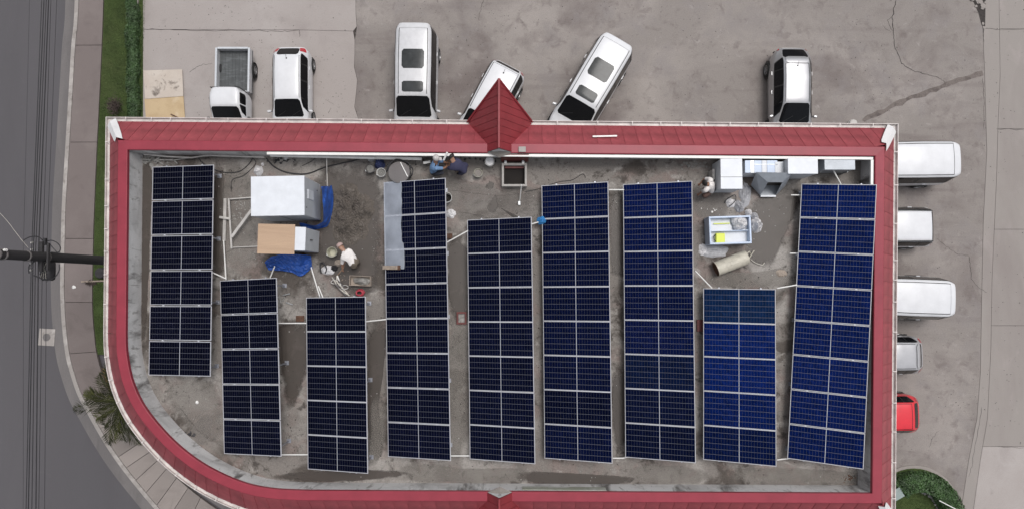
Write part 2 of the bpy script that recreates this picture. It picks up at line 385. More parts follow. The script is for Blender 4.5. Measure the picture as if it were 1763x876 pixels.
M['bedmetal'] = layered('truck_bed_floor', (.075, .08, .083), [((.14, .15, .155), 2.5, .5, .66, .8, 3, 8, (3, .6, 1)), ((.035, .037, .04), 1.8, .5, .7, .7, 4, 8, ONE)], rough=.5)
# ================================================================== THE SETTING
def P2(pts, z=0.0): return [W2(x, y, z) for (x, y) in pts]
g = MB().sheet([(-400, -400), (400, -400), (400, 400), (-400, 400)], -.30).build('ground', M['soil']); tag(g, kind='structure')
KERB = [(131,-260),(128,0),(122,80),(118,150),(112,250),(106,350),(104,420),(103,500),(106,560),(112,610),(121,645),(133,680),(150,712),
        (170,748),(190,780),(210,808),(232,836),(262,872),(300,915),(350,960),(420,1000),(520,1030),(760,1045),(2200,1060)]
kw = catmull([W(x, y, 0) for x, y in KERB], 5)
def off_line(pts, d):
    out = []
    for i, p in enumerate(pts):
        e = (pts[min(i+1, len(pts)-1)] - pts[max(i-1, 0)]).normalized(); out.append(Vector((p.x + e.y * d, p.y - e.x * d, p.z)))
    return out
# travel is southward (down the picture): +d of off_line lies to the road side
road_edge = off_line(kw, .02)
road = MB().sheet([(-300, -300), (300, -300), (300, 300), (-300, 300)], -.14)
tag(road.build('road', M['asphalt']), kind='structure')
gl = off_line(kw, .50)
def ribbon(mb, A, B, z0, z1=None):
    n = len(A); vs = [(p.x, p.y, z0) for p in A] + [(p.x, p.y, z0 if z1 is None else z1) for p in B]
    mb.add(vs, [(i, i+1, n+i+1, n+i) for i in range(n-1)]); return mb
tag(ribbon(MB(), road_edge, gl, -.136).build('gutter_strip', M['gutter_cc']), kind='structure')
# kerb: swept profile with rounded top
kb = MB(); prof = [(.0, -.2), (.0, -.02), (-.02, .005), (-.17, .012), (-.19, .0), (-.19, -.2)]
rows = [[Vector((q.x, q.y, z)) for q in off_line(kw, d)] for (d, z) in prof]
n = len(kw); kb.v = [tuple(p) for r in rows for p in r]
kb.f = [(j*n+i, (j+1)*n+i, (j+1)*n+i+1, j*n+i+1) for j in range(len(prof)-1) for i in range(n-1)]
tag(kb.build('kerb', M['kerb']), kind='structure')
# ---- sidewalk slabs
INNER = [(183,-260),(178,0),(172,150),(167,250),(162,370),(160,440),(159,520),(162,570),(167,610),(177,645),(200,700),(232,745),(262,782),
         (300,818),(335,848),(380,880),(440,915),(520,945),(760,960),(2200,975)]
kin = off_line(kw, -.20)
inw = catmull([W(x, y, 0) for x, y in INNER], 5)
def near_t(line, p):
    best = (1e9, 0)
    for i in range(len(line)-1):
        a, b = line[i], line[i+1]; d = b - a; t = max(0, min(1, (p - a).dot(d) / d.length_squared)); q = a + d * t
        if (q - p).length < best[0]: best = ((q - p).length, i + t)
    return best[1]
def cut_line(line, t0, t1):
    def at(t):
        i = min(int(t), len(line)-2); return line[i].lerp(line[i+1], t - i)
    return [at(t0)] + [line[i] for i in range(int(t0)+1, int(math.ceil(t1))) if t0 < i < t1] + [at(t1)]
CUTS = [((131,-260),(183,-260)),((124,78),(175,78)),((112,245),(167,245)),((104,411),(161,411)),((104,520),(159,520)),((112,610),(167,605)),
        ((135,683),(190,677)),((150,712),(205,710)),((166,740),(218,728)),((182,764),(229,741)),((198,790),(244,759)),((213,808),(258,777)),((229,830),(272,791)),
        ((246,852),(287,806)),((264,874),(304,822)),((283,898),(323,840)),((310,924),(345,856)),((345,955),(375,878)),((420,1000),(440,915)),((520,1030),(520,945)),((760,1045),(760,960)),((2200,1060),(2200,975))]
def line_at(l, t): i = min(int(t), len(l)-2); return l[i].lerp(l[i+1], t - i)
cutA = [line_at(kin, near_t(kin, W(*a))) for a, b in CUTS]; cutB = [line_at(inw, near_t(inw, W(*b))) for a, b in CUTS]
sw = ribbon(MB(), cutA, cutB, -.06).build('sidewalk', M['joint']); tag(sw, kind='structure')
for (a, b) in zip(CUTS[:-1], CUTS[1:]):
    to0, to1 = near_t(kin, W(*a[0])), near_t(kin, W(*b[0])); ti0, ti1 = near_t(inw, W(*a[1])), near_t(inw, W(*b[1]))
    poly = [(p.x, p.y) for p in cut_line(kin, to0, to1)] + [(p.x, p.y) for p in reversed(cut_line(inw, ti0, ti1))]
    poly = offset_poly(ccw(poly), -.012)
    far = a[0][1] >= 683
    MB().prism(poly, -.12, random.uniform(-.004, .006)).build('paving_slab', M['paver' if far else 'sidewalk'], sw)
# ---- apron between sidewalk and building, south-west corner
ap = [p for p in inw if p.y < W(0, 640).y and p.x < -8.0]
apo = [(p.x, p.y) for p in off_line(ap, -.14)]
apn = MB().prism(ccw(apo + [(apo[-1][0], -8.5), (-12, -5.0), (-13, -2.6), (apo[0][0] + .6, apo[0][1])]), -.2, .03)
tag(apn.build('apron', M['gutter_cc']), kind='structure')
# ---- grass strip with blades
gtop = [p for p in inw if p.y > W(0, 612).y]
gp = [(p.x + .03, p.y) for p in gtop]; xr = W2(217, 0)[0] - .2
gpoly = ccw(gp + [(-16.85, gp[-1][1]), (-16.85, gp[0][1])])
tag(MB().prism(gpoly, -.25, -.012).build('lawn', M['lawn']), kind='structure')
def blades(name, pts, hmin, hmax, wid, mat, label):
    n = len(pts); ang = rng.uniform(0, 2*np.pi, n); h = rng.uniform(hmin, hmax, n); lean = rng.uniform(.2, 1.1, n) * h
    d = np.stack([np.cos(ang), np.sin(ang)], 1); e = np.stack([-d[:, 1], d[:, 0]], 1) * wid
    V = np.zeros((n, 3, 3)); V[:, 0, :2] = pts[:, :2] - e; V[:, 1, :2] = pts[:, :2] + e; V[:, 2, :2] = pts[:, :2] + d * lean[:, None]
    V[:, :2, 2] = pts[:, 2:3]; V[:, 2, 2] = pts[:, 2] + h
    o = meshobj(name, np_mesh(name, V.reshape(-1, 3), np.arange(n*3).reshape(-1, 3), mat)); tag(o, label, 'grass', kind='stuff'); return o
def in_poly(poly, x, y):
    c = False
    for i in range(len(poly)):
        (x0, y0), (x1, y1) = poly[i-1], poly[i]
        if (y0 > y) != (y1 > y) and x < (x1-x0) * (y-y0) / (y1-y0) + x0: c = not c
    return c
ys = rng.uniform(gp[-1][1], 13.5, 60000)
gx = np.interp(ys, [p[1] for p in reversed(gp)], [p[0] for p in reversed(gp)])
xs = gx + rng.uniform(0, 1, 60000) ** 1.0 * np.minimum(1.9, 2.2)
keep = np.array([mnoise.noise(Vector((a*1.3, b*1.3, 0))) > -.55 for a, b in zip(xs, ys)])
blades('grass', np.stack([xs, ys, np.full_like(xs, -.012)], 1)[keep], .03, .075, .006, M['blade'], 'strip of short green lawn between the pavement and the building')
# ---- leaf clouds
def leaf_cloud(pts, nrm, size, mat, name='foliage', parent=None):
    n = len(pts); a = rng.normal(size=(n, 3)); nn = nrm + rng.normal(size=(n, 3)) * .55; nn /= np.linalg.norm(nn, axis=1)[:, None]
    u = np.cross(nn, a); u /= np.linalg.norm(u, axis=1)[:, None]; v = np.cross(nn, u)
    s = rng.uniform(.6, 1.3, n)[:, None] * size
    V = np.stack([pts - u*s, pts + v*s*.5, pts + u*s, pts - v*s*.5], 1).reshape(-1, 3)
    return meshobj(name, np_mesh(name, V, np.arange(n*4).reshape(-1, 4), mat), parent)
def hedge_pts(n, fn, thick=.12):
    """points on the clipped skin of a hedge: fn(u, v) -> (point, normal)"""
    P = []; Nn = []
    for _ in range(n):
        p, nr = fn(random.random(), random.random()); p = p - nr * (random.random() ** 2) * thick
        bump = N3(p, 2.2) * .09 + N3(p, 6) * .04
        P.append(p + nr * bump); Nn.append(nr)
    return np.array([tuple(p) for p in P]), np.array([tuple(p) for p in Nn])
h0, h1 = W(231, -60, 0), W(233.5, 214, 0)
hedge = thing('hedge', 'long clipped dark green hedge along the grass strip at the top left', 'hedge', ((h0+h1)/2))
def hfn(u, v):
    hw, hh = .24, .34
    c = h0.lerp(h1, u) - (h0+h1)/2 + Vector((.04 * math.sin(u*23), 0, 0)); w = v * 3
    if w < 1: return c + Vector((-hw, 0, w*hh)), Vector((-1, 0, .2))
    if w < 2: return c + Vector((-hw + 2*hw*(w-1), 0, hh)), Vector((0, 0, 1))
    return c + Vector((hw, 0, hh*(3-w))), Vector((1, 0, .2))
leaf_cloud(*hedge_pts(15000, hfn), .036, M['hedge'], 'foliage', hedge)
mb = MB()
for k in range(26):
    c = h0.lerp(h1, (k+.5)/26) - (h0+h1)/2 + Vector((random.uniform(-.1, .1), 0, 0))
    for q in range(3): mb.tube([c, c + Vector((random.uniform(-.18, .18), random.uniform(-.15, .15), .28))], .010, 4)
mb.build('stems', M['twig'], hedge)
core = MB(); core.bbox(-.17, .17, -(h0-h1).length/2 + .1, (h0-h1).length/2 - .1, .02, .27, .06)
core.build('inner_foliage', M['hedge'], hedge, rot=(0, 0, math.atan2((h1-h0).y, (h1-h0).x) + math.pi/2))
# bare shrub
sh0 = W(203, 186, 0)
sh = thing('bare_shrub', 'small brown leafless shrub on the grass beside the hedge', 'shrub', sh0)
mb = MB()
for k in range(150):
    a = random.uniform(0, 6.28); r = random.uniform(.05, .34); z = random.uniform(.15, .5)
    m1 = Vector((math.cos(a)*r*.4, math.sin(a)*r*.5, z*.6)); e = Vector((math.cos(a)*r, math.sin(a)*r*1.3, z))
    mb.tube([(0, 0, 0), m1, e, e + Vector((random.uniform(-.08, .08), random.uniform(-.08, .08), .03))], [.012, .009, .006, .004], 4)
mb.build('branches', M['twig'], sh)
pp = np.array([(random.gauss(0, .15), random.gauss(0, .22), random.uniform(.2, .5)) for _ in range(500)])
leaf_cloud(pp, np.tile((0, 0, 1.), (500, 1)), .03, M['twig'], 'dry_leaves', sh)
# ---- kerb between hedge and lot
ke0, ke1 = W(242, -260, 0), W(242, 230, 0)
tag(MB().box(ke0.x - .10, ke0.x + .10, -7, 22, -.2, .10).build('lot_kerb', M['lot_strip']), kind='structure')
# ---- parking lot: joint bed and cast slabs
lx = ke0.x + .12
lot = MB().sheet([(lx, 3), (9, 3), (9, -60), (90, -60), (90, 80), (lx, 80)], -.035).build('parking_lot', M['joint']); tag(lot, kind='structure')
def jag(a, b, n, amp, seed):
    a, b = Vector(a), Vector(b); d = b - a; nn = Vector((-d.y, d.x)).normalized()
    return [tuple(a + d * (i/n) + nn * (amp * (N3((i*.37 + seed, seed, 0), 1.7) if 0 < i < n else 0))) for i in range(n+1)]
E1 = jag((607, -300), (616, 300), 26, 7, 3.1)              # ragged edge between the pale slabs and the dark lot
E2 = [(1688, -300), (1690, 0), (1695, 120), (1699, 260), (1693, 380), (1690, 520), (1688, 640), (1682, 720), (1668, 790), (1655, 876), (1640, 1200)]
E3 = [(1719, -300), (1720, 0), (1722, 130), (1718, 222), (1716, 300), (1708, 480), (1706, 600), (1700, 720), (1688, 790), (1676, 876), (1660, 1200)]
slabs = [
    ([(246,-300)] + [p for p in E1 if p[1] < 54] + [(608,54),(515,52),(246,51)], 'lot_pale'),
    ([(246,51),(515,52),(608,54)] + [p for p in E1 if p[1] > 54] + [(246,300)], 'lot_pale'),
    (E1 + [(1300,600),(1300,1200)] + E2[::-1], 'lot'),
    (E2 + E3[::-1], 'lot_strip')]
ycuts = [-300, 50, 222, 395, 560, 768, 930, 1200]
def e3x(y): return np.interp(y, [p[1] for p in E3], [p[0] for p in E3])
for y0, y1 in zip(ycuts[:-1], ycuts[1:]):
    slabs.append(([(e3x(y0), y0)] + [p for p in E3 if y0 < p[1] < y1] + [(e3x(y1), y1), (2600, y1), (2600, y0)], 'lot_pale' if y0 > 700 else 'lot_strip'))
for poly, m in slabs:
    q = offset_poly(ccw(P2(poly)), -.008)
    o = MB().prism(q, -.12, random.uniform(-.002, .002)).build('concrete_slab', M[m], lot)
# cracks: thin jagged dirt-filled ribbons
def crack(pts, w0, w1, seed, parent=lot, z=.004, mat='crack', sub=7, amp=2.2, zz=0):
    line = []
    for (a, b) in zip(pts[:-1], pts[1:]):
        seg = jag(a, b, sub, amp, seed + a[0]); line += seg[:-1]
    line.append(pts[-1]); w = [Vector((*W2(*p, zz), zz + z)) for p in line]; m_ = len(w); A = []; B = []
    for i, p in enumerate(w):
        e = (w[min(i+1, m_-1)] - w[max(i-1, 0)]).normalized(); nn = Vector((-e.y, e.x, 0))
        t = i / (m_ - 1); hw = (w0 + (w1 - w0) * t) * (.55 + .9 * abs(N3((i*.9, seed, 4)))) * (.35 if i in (0, m_-1) else 1)
        A.append(p + nn * hw); B.append(p - nn * hw)
    mb = MB(); mb.v = [tuple(p) for p in A] + [tuple(p) for p in B]; mb.f = [(i, i+1, m_+i+1, m_+i) for i in range(m_-1)]
    return mb.build('crack', M[mat], parent)
for k, (pts, a, b) in enumerate([
    ([(1543,0),(1536,28),(1538,55),(1540,80),(1552,110),(1572,122),(1600,130),(1620,136),(1630,148)], .022, .012),
    ([(1536,28),(1528,36),(1532,46),(1538,55)], .012, .012), ([(1520,45),(1534,57)], .008, .006),
    ([(832,0),(828,14),(824,36)], .014, .006),
    ([(1673,-20),(1684,14),(1692,48),(1694,74)], .03, .012), ([(1694,50),(1763,52)], .012, .006),
    ([(326,125),(338,116),(352,111),(366,111)], .010, .006), ([(246,50),(300,52),(370,54),(440,53),(486,55),(515,52),(516,64)], .016, .012),
    ([(1668,440),(1671,462),(1672,480),(1685,495),(1699,503)], .016, .008), ([(1612,410),(1630,425),(1650,438),(1668,440)], .008, .008),
    ([(1690,700),(1686,730),(1680,760),(1674,800),(1668,820)], .010, .008), ([(1600,770),(1606,752),(1616,742)], .008, .006),
    ([(566,196),(570,186)], .01, .006), ([(1692,135),(1694,170),(1694,225)], .010, .008), ([(1715,222),(1763,224)], .012, .010),
    ([(1713,768),(1763,770)], .012, .010), ([(560,172),(575,180)], .006, .004)]):
    crack(pts, a, b, 1.7 * k + .3)
# trench scar
tl = jag((1486, 208), (1560, 172), 8, 4, 1.1)[:-1] + jag((1560, 172), (1640, 142), 8, 4, 2.2)[:-1] + jag((1640, 142), (1692, 126), 5, 3, 3.2)
tw = [Vector((*W2(*p), .0)) for p in tl]; mb = MB(); vs = []
for i, p in enumerate(tw):
    e = (tw[min(i+1, len(tw)-1)] - tw[max(i-1, 0)]).normalized(); nn = Vector((-e.y, e.x, 0)); hw = .075 + .07 * N3((i*.8, 3, 1)) + .05 * math.sin(i*.7)**2
    vs += [p + nn*hw + Vector((0, 0, .004)), p + nn*hw*.2 + Vector((0, 0, .010)), p - nn*hw*1.1 + Vector((0, 0, .004))]
mb.v = [tuple(v) for v in vs]
for i in range(len(tw)-1):
    for j in range(2): mb.f.append((3*i+j, 3*i+j+1, 3*i+4+j, 3*i+3+j))
mb.build('filled_trench', M['trench'], lot)
# broken concrete at the top right
pit = P2([(1662,-6),(1676,4),(1684,22),(1690,44),(1696,46),(1697,-6)])
MB().sheet(ccw(pit), .005).build('broken_pit', M['crack'], lot)
for k in range(26):
    px, py = random.uniform(1664, 1696), random.uniform(-5, 42)
    if not in_poly(pit, *W2(px, py)): continue
    r = random.uniform(.06, .16); a0 = random.random()*6
    poly = [(r*random.uniform(.6, 1)*math.cos(a0+j*1.047), r*random.uniform(.6, 1)*math.sin(a0+j*1.047)) for j in range(6)]
    MB().prism(poly, 0, random.uniform(.02, .07)).build('broken_chunk', M['lot_strip'], lot, loc=(*W2(px, py), .004))
# ---- round post by the trench
pc = W(1470, 212, .5)
post = thing('bollard', 'short round white concrete post at the building corner by the trench', 'bollard', (pc.x, pc.y, 0))
MB().lathe([(.17, 0), (.17, .46), (.16, .49), (.12, .505)], 20).build('shaft', M['pvc_old'], post)
MB().lathe([(.175, .30), (.178, .31), (.178, .38), (.175, .39)], 20).build('band', M['pvc'], post)
# ---- manhole in the road
mc = W(80.5, 580, -.13)
mh = thing('manhole', 'square concrete manhole slab with round cover set in the dark road', 'manhole', (mc.x, mc.y, -.138), math.radians(-3))
mb = MB(); mb.bbox(-.36, .36, -.38, .38, 0, .02, .008); mb.build('frame_slab', M['kerb'], mh)
mb = MB(); mb.lathe([(.17, .015), (.17, .030), (.16, .034), (.10, .032), (.09, .036), (.03, .034)], 24)
for k in range(6): mb.box(.05, .15, -.008, .008, .03, .040, Matrix.Rotation(k*1.047, 4, 'Z'))
mb.build('cover', M['gutter_cc'], mh)
# ---- plywood boards leaning on the ground
for (pts, z, mat, lab) in [([(247,122),(314,120),(316,166),(250,171)], .06, 'board_a', 'weathered pale sheet of board, upper of two lying by the lot kerb'),
                           ([(249,171),(316,165),(319,207),(252,210)], .035, 'board_b', 'yellowish plywood board, lower of two lying by the roof corner')]:
    q = ccw(P2(pts, z)); c = sum((Vector(p) for p in q), Vector((0, 0))) / 4
    root = thing('wooden_board', lab, 'board', (c.x, c.y, 0), 0, 'boards lying on the lot')
    lp = [(p[0]-c.x, p[1]-c.y) for p in q]
    MB().prism(lp, z, z + .018).build('panel', M[mat], root)
    a, b, c_, d = [Vector((*p, z/2)) for p in lp]
    for (p, q) in ((a.lerp(b, .06), d.lerp(c_, .06)), (b.lerp(a, .06), c_.lerp(d, .06))): MB().bar(p, q, .05, z - .002).build('batten', M['timber'], root)
st = MB().bar(W(294,197,.09), W(310,205,.09), .05, .03).bar(W(296,203,.05), W(322,205,.05), .04, .03); o = st.build('wood_scrap', M['rust'], origin=W(304,202,0)); tag(o, 'rusty dark offcuts of wood beside the lower board', 'wood scrap')

# ================================================================== THE BUILDING
R = 7.55; ZC = R + 1.0; ZE = 7.50
NW, NE, SE = W(218, 257, ZC), W(1508, 268, ZC), W(1503, 850, ZC)
CURVE = [(215,575),(217,612),(227,658),(249,703),(288,750),(328,785),(370,811),(420,832),(470,842),(530,845)]
cv = catmull([W(x, y, ZC) for x, y in CURVE], 5)
inner = [(NW.x, NW.y)] + [(p.x, p.y) for p in cv] + [(SE.x, SE.y), (NE.x, NE.y)]
def sweep(mb, poly, sec):
    loops = [offset_poly(poly, o) for (o, z) in sec]; n = len(poly); m_ = len(sec)
    mb.v += [(x, y, z) for lp, (o, z) in zip(loops, sec) for (x, y) in lp]
    for j in range(m_):
        for i in range(n): mb.f.append((j*n+i, j*n+(i+1) % n, ((j+1) % m_)*n+(i+1) % n, ((j+1) % m_)*n+i))
    return mb
bl = thing('building', 'flat roofed building with red metal skirt roof, white gutter and parapet', 'building', (0, 0, 0))
def grid_floor():
    q = offset_poly(inner, .12); return MB().prism(q, R-.3, R)
grid_floor().build('roof_slab', M['slab'], bl)
sweep(MB(), offset_poly(inner, .12), [(0, 0), (.15, 0), (.15, R-.02), (0, R-.02)]).build('wall', M['wall'], bl)
sweep(MB(), inner, [(0, R-.04), (.27, R-.04), (.27, ZC-.05), (0, ZC-.05)]).build('parapet', M['parapet'], bl)
sweep(MB(), inner, [(-.018, ZC-.14), (.0, ZC-.14), (.0, ZC-.03), (.28, ZC-.03), (.28, ZC-.12), (.305, ZC-.12), (.305, ZC-.03), (.285, ZC-.012), (.0, ZC), (-.018, ZC-.012)]).build('coping', M['red_cap'], bl)
sweep(MB(), inner, [(.26, ZE-.16), (1.15, ZE-.16), (1.15, ZE-.13), (.26, ZE-.13)]).build('soffit', M['wall'], bl)
OE = 1.17
def zs(o): return ZC - .03 - (o - .30) * ((ZC - .03 - ZE) / (OE - .30))
def pan(pts, rib=True):
    """pts: (x, off) corners a0(high, left) a1(high, right) b1(low, right) b0(low, left); local y = -off"""
    mb = MB(); t = .006
    vs = [(x, -o, zs(o)) for (x, o) in pts]
    mb.add([(x, y, z) for x, y, z in vs] + [(x, y, z - .02) for x, y, z in vs], [(3,2,1,0),(4,5,6,7),(0,1,5,4),(1,2,6,5),(2,3,7,6),(3,0,4,7)])
    if rib:
        (xa, oa), (xb, ob) = pts[0], pts[3]
        if ob - oa > .05:
            mb.bar((xa + .012, -oa, zs(oa) + .006), (xb + .012, -ob, zs(ob) + .006), .014, .012)
    return mb
def skirt_run(P, Q, c0, c1):
    P, Q = Vector(P), Vector(Q); e = (Q - P); L = e.length; e.normalize(); ang = math.atan2(e.y, e.x); k = round(L / .46); w = L / k
    me = pan([(0, .30), (w - .003, .30), (w - .003, OE), (0, OE)]).mesh('roof_sheet', M['red_skirt'])
    for i in range(k): meshobj('roof_sheet', me, bl, (P.x + e.x*w*i, P.y + e.y*w*i, 0), (0, 0, ang))
    def off(d): return max(.30, -d)
    for (flag, org, sgn) in ((c0, P, 1), (c1, Q, -1)):
        if not flag: continue
        ds = [-OE, -.78, -.39, 0]
        for d0, d1 in zip(ds[:-1], ds[1:]):
            pts = [(d0*sgn, off(d0)), (d1*sgn, off(d1)), (d1*sgn, OE), (d0*sgn, OE + .0)]
            if sgn < 0: pts = [pts[1], pts[0], pts[3], pts[2]]
            pan(pts, True).build('roof_sheet', M['red_skirt'], bl, loc=(org.x, org.y, 0), rot=(0, 0, ang))
ip = [Vector(p) for p in inner]
c_first, c_last = ip[1], ip[-3]
skirt_run(ip[0], c_first, True, False)
skirt_run(c_last, ip[-2], False, True)
skirt_run(ip[-2], ip[-1], True, True)
skirt_run(ip[-1], ip[0], True, True)
oa, ob = offset_poly(inner, .30), offset_poly(inner, OE)
# curved run: a sheet about every 0.4 m along the curve
idx = [1]; acc = 0
for i in range(1, len(cv)):
    acc += (ip[i+1] - ip[i]).length
    if acc > .30 or i == len(cv)-1: idx.append(i+1); acc = 0
for i0, i1 in zip(idx[:-1], idx[1:]):
    q = [Vector((*oa[i0], zs(.30))), Vector((*oa[i1], zs(.30))), Vector((*ob[i1], ZE)), Vector((*ob[i0], ZE))]
    mb = MB().add(q + [v - Vector((0, 0, .02)) for v in q], [(3,2,1,0),(4,5,6,7),(0,1,5,4),(1,2,6,5),(2,3,7,6),(3,0,4,7)])
    mb.bar(q[0] + Vector((0, 0, .006)), q[3] + Vector((0, 0, .006)), .018, .018)
    mb.build('roof_sheet', M['red_skirt'], bl)
sweep(MB(), inner, [(1.165, ZE+.0), (1.165, ZE-.12), (1.32, ZE-.12), (1.32, ZE+.012), (1.30, ZE+.012), (1.30, ZE-.10), (1.18, ZE-.10), (1.18, ZE+.0)]).build('gutter', M['gutter'], bl)
og = offset_poly(inner, 1.245)
brm = MB().box(-.016, .016, -.078, .078, .013, .022).mesh('gutter_bracket', M['gutter'])
acc = 0
for i in range(len(og)):
    a, b = Vector(og[i]), Vector(og[(i+1) % len(og)]); d = b - a; L = d.length; ang = math.atan2(d.y, d.x)
    t = -acc + .0
    while t < L:
        if t > 0: meshobj('gutter_bracket', brm, bl, (*(a + d * (t/L)), ZE), (0, 0, ang))
        t += random.uniform(.6, 1.5) if t > 0 else .8
    acc = 0 if L > 2 else (acc + L) % .8
# white hip flashings on the corners
def hip(corner, dx, dy, lens, wid, name='hip_flashing'):
    c = Vector(corner); d = Vector((dx, dy)).normalized(); s = Vector((-d.y, d.x)); r2 = math.sqrt(2)
    def pt(o, k): return Vector((c.x + d.x*o*r2 + s.x*k, c.y + d.y*o*r2 + s.y*k, zs(o) + .055 - abs(k)*.55))
    o0, o1 = lens; rows = [(o0, wid*.75), (o0 + .08, wid*.9), ((o0+o1)/2, wid), (o1, wid*1.05)]
    mb = MB(); vs = []
    for j, (o, w) in enumerate(rows): vs += [pt(o - (.14 if j == 0 else 0), -w), pt(o + (.05 if j == 0 else 0), 0), pt(o, w)]
    vs2 = [v - Vector((0, 0, .008)) for v in vs]; n = len(vs)
    fs = []
    for j in range(len(rows)-1):
        for q in range(2): fs += [(3*j+q, 3*j+q+1, 3*j+4+q, 3*j+3+q), (n+3*j+q, n+3*j+3+q, n+3*j+4+q, n+3*j+q+1)]
    mb.add(vs + vs2, fs); mb.build(name, M['flash'], bl)
hip(inner[0], -1, 1, (.38, 1.17), .19); hip((NE.x, NE.y), 1, 1, (.38, 1.17), .19); hip((SE.x, SE.y), 1, -1, (.42, 1.17), .19)
# ---- prow gables over the entrances
def gable(cx, yin, sg):
    hw, zr, ze = 1.10, ZC + .62, ZE - .06; ye, yf = yin + sg*1.27, yin + sg*2.26; yb = yin + sg*.02
    gb = MB()
    # core under the sheets
    zr2, ze2 = zr - .05, ze - .05
    A = [(cx, yb, zr2), (cx, yf - sg*.03, zr2), (cx-hw+.02, ye, ze2), (cx-hw+.02, yb, ze2), (cx+hw-.02, ye, ze2), (cx+hw-.02, yb, ze2)]
    gb.add(A, [(0, 1, 2, 3), (0, 5, 4, 1), (1, 4, 2), (2, 4, 5, 3)])
    g_ = gb.build('gable_roof', M['red_gable'], bl)
    k = 9; wy = abs(yf - yb) / k
    def dm(y):
        a = abs(y - yin); return hw if a <= 1.27 else hw * max(0, (2.26 - a)) / .99
    def z_at(d): return zr - (zr - ze) * d / hw
    for s in (-1, 1):
        for i in range(k):
            y0, y1 = yb + sg*wy*i, yb + sg*wy*(i+1) - sg*.004; d0, d1 = dm(y0), dm(y1)
            ym = None
            top = [(cx, y0, z_at(0)), (cx, y1, z_at(0)), (cx + s*d1, y1, z_at(d1)), (cx + s*d0, y0, z_at(d0))]
            lift = .0; mb = MB()
            top[0] = (top[0][0], top[0][1], top[0][2] + .022); top[3] = (top[3][0], top[3][1], top[3][2] + .022)   # lapped like clapboards
            mb.add(top + [(x, y, z - .03) for x, y, z in top], [(3,2,1,0),(4,5,6,7),(0,1,5,4),(1,2,6,5),(2,3,7,6),(3,0,4,7)])
            mb.build('roof_sheet', M['red_gable'], g_)
    MB().tube([(cx, yb, zr + .02), (cx, yf + sg*.02, zr + .01)], .045, 6).build('ridge_cap', M['red_gable'], g_)
    for s in (-1, 1):
        MB().bar((cx, yf + sg*.01, zr - .01), (cx + s*hw*1.02, ye + sg*.02, ze - .01), .05, .10).build('verge_trim', M['red_gable'], g_)
    hb = hw * (zr - ZC + .02) / (zr - ze)
    MB().add([(cx-hb, yb - sg*.012, ZC-.02), (cx+hb, yb - sg*.012, ZC-.02), (cx, yb - sg*.012, zr-.03), (cx, yb - sg*.35, ZC-.02 if sg > 0 else ZC-.0)][:3], [(0, 1, 2)]).build('gable_end', M['parapet'], g_)
    mb = MB(); a0 = Vector((cx-hb, yb - sg*.02, ZC + .004)); mb.add([a0, (cx, yb - sg*.20, ZC + .006), (cx+hb, yb - sg*.02, ZC + .004), (cx, yb, ZC + .16)], [(0, 1, 3), (1, 2, 3)]); mb.build('mortar_fillet', M['mortar'], g_)
yn = NW.lerp(NE, .5).y; ysth = Vector(inner[-3]).lerp(Vector(inner[-2]), .3).y
gable(-.42, yn, 1); gable(-.40, ysth, -1)
# white rail along the top of the inner parapet
iw = offset_poly(inner, -.085)
x460 = W(460, 264, ZC - .1).x; ne_i, nw_i = Vector(iw[-1]), Vector(iw[0]); t = (x460 - nw_i.x) / (ne_i.x - nw_i.x); st = nw_i.lerp(ne_i, t)
se_i = Vector(iw[-2]); yend = W(1503, 322, ZC - .1).y; en = ne_i.lerp(se_i, (yend - ne_i.y) / (se_i.y - ne_i.y))
for a, b in ((st, ne_i + Vector((.03, 0))), (ne_i + Vector((0, -.05)), en)):
    MB().bar((a.x, a.y, ZC-.10), (b.x, b.y, ZC-.10), .085, .07).build('wall_rail', M['pvc'], bl)
# floor patches with a shape of their own (damp, dried cement, moss, and shade painted in a panel gap)
def soft(mat):
    """the same stain material fading out raggedly towards the stain's rim (vertex attribute 'body')"""
    m = mat.copy(); m.name = mat.name + '_soft'; t = m.node_tree; L = t.links; b = t.nodes['Principled BSDF']
    at = t.nodes.new('ShaderNodeAttribute'); at.attribute_name = 'body'
    tc = t.nodes.new('ShaderNodeTexCoord'); n_ = t.nodes.new('ShaderNodeTexNoise'); n_.inputs['Scale'].default_value = 2.6; n_.inputs['Detail'].default_value = 9; n_.inputs['Roughness'].default_value = .65
    L.new(tc.outputs['Object'], n_.inputs['Vector'])
    ad = t.nodes.new('ShaderNodeMath'); ad.operation = 'ADD'; L.new(at.outputs['Fac'], ad.inputs[0]); L.new(n_.outputs[0], ad.inputs[1])
    r = t.nodes.new('ShaderNodeMapRange'); r.inputs['From Min'].default_value = .72; r.inputs['From Max'].default_value = 1.02; r.inputs['To Max'].default_value = .8 if 'damp' in mat.name else .5
    L.new(ad.outputs[0], r.inputs['Value']); L.new(r.outputs[0], b.inputs['Alpha']); return m
SOFT = {k: soft(M[k]) for k in ('wet', 'mortar', 'pale_patch')}
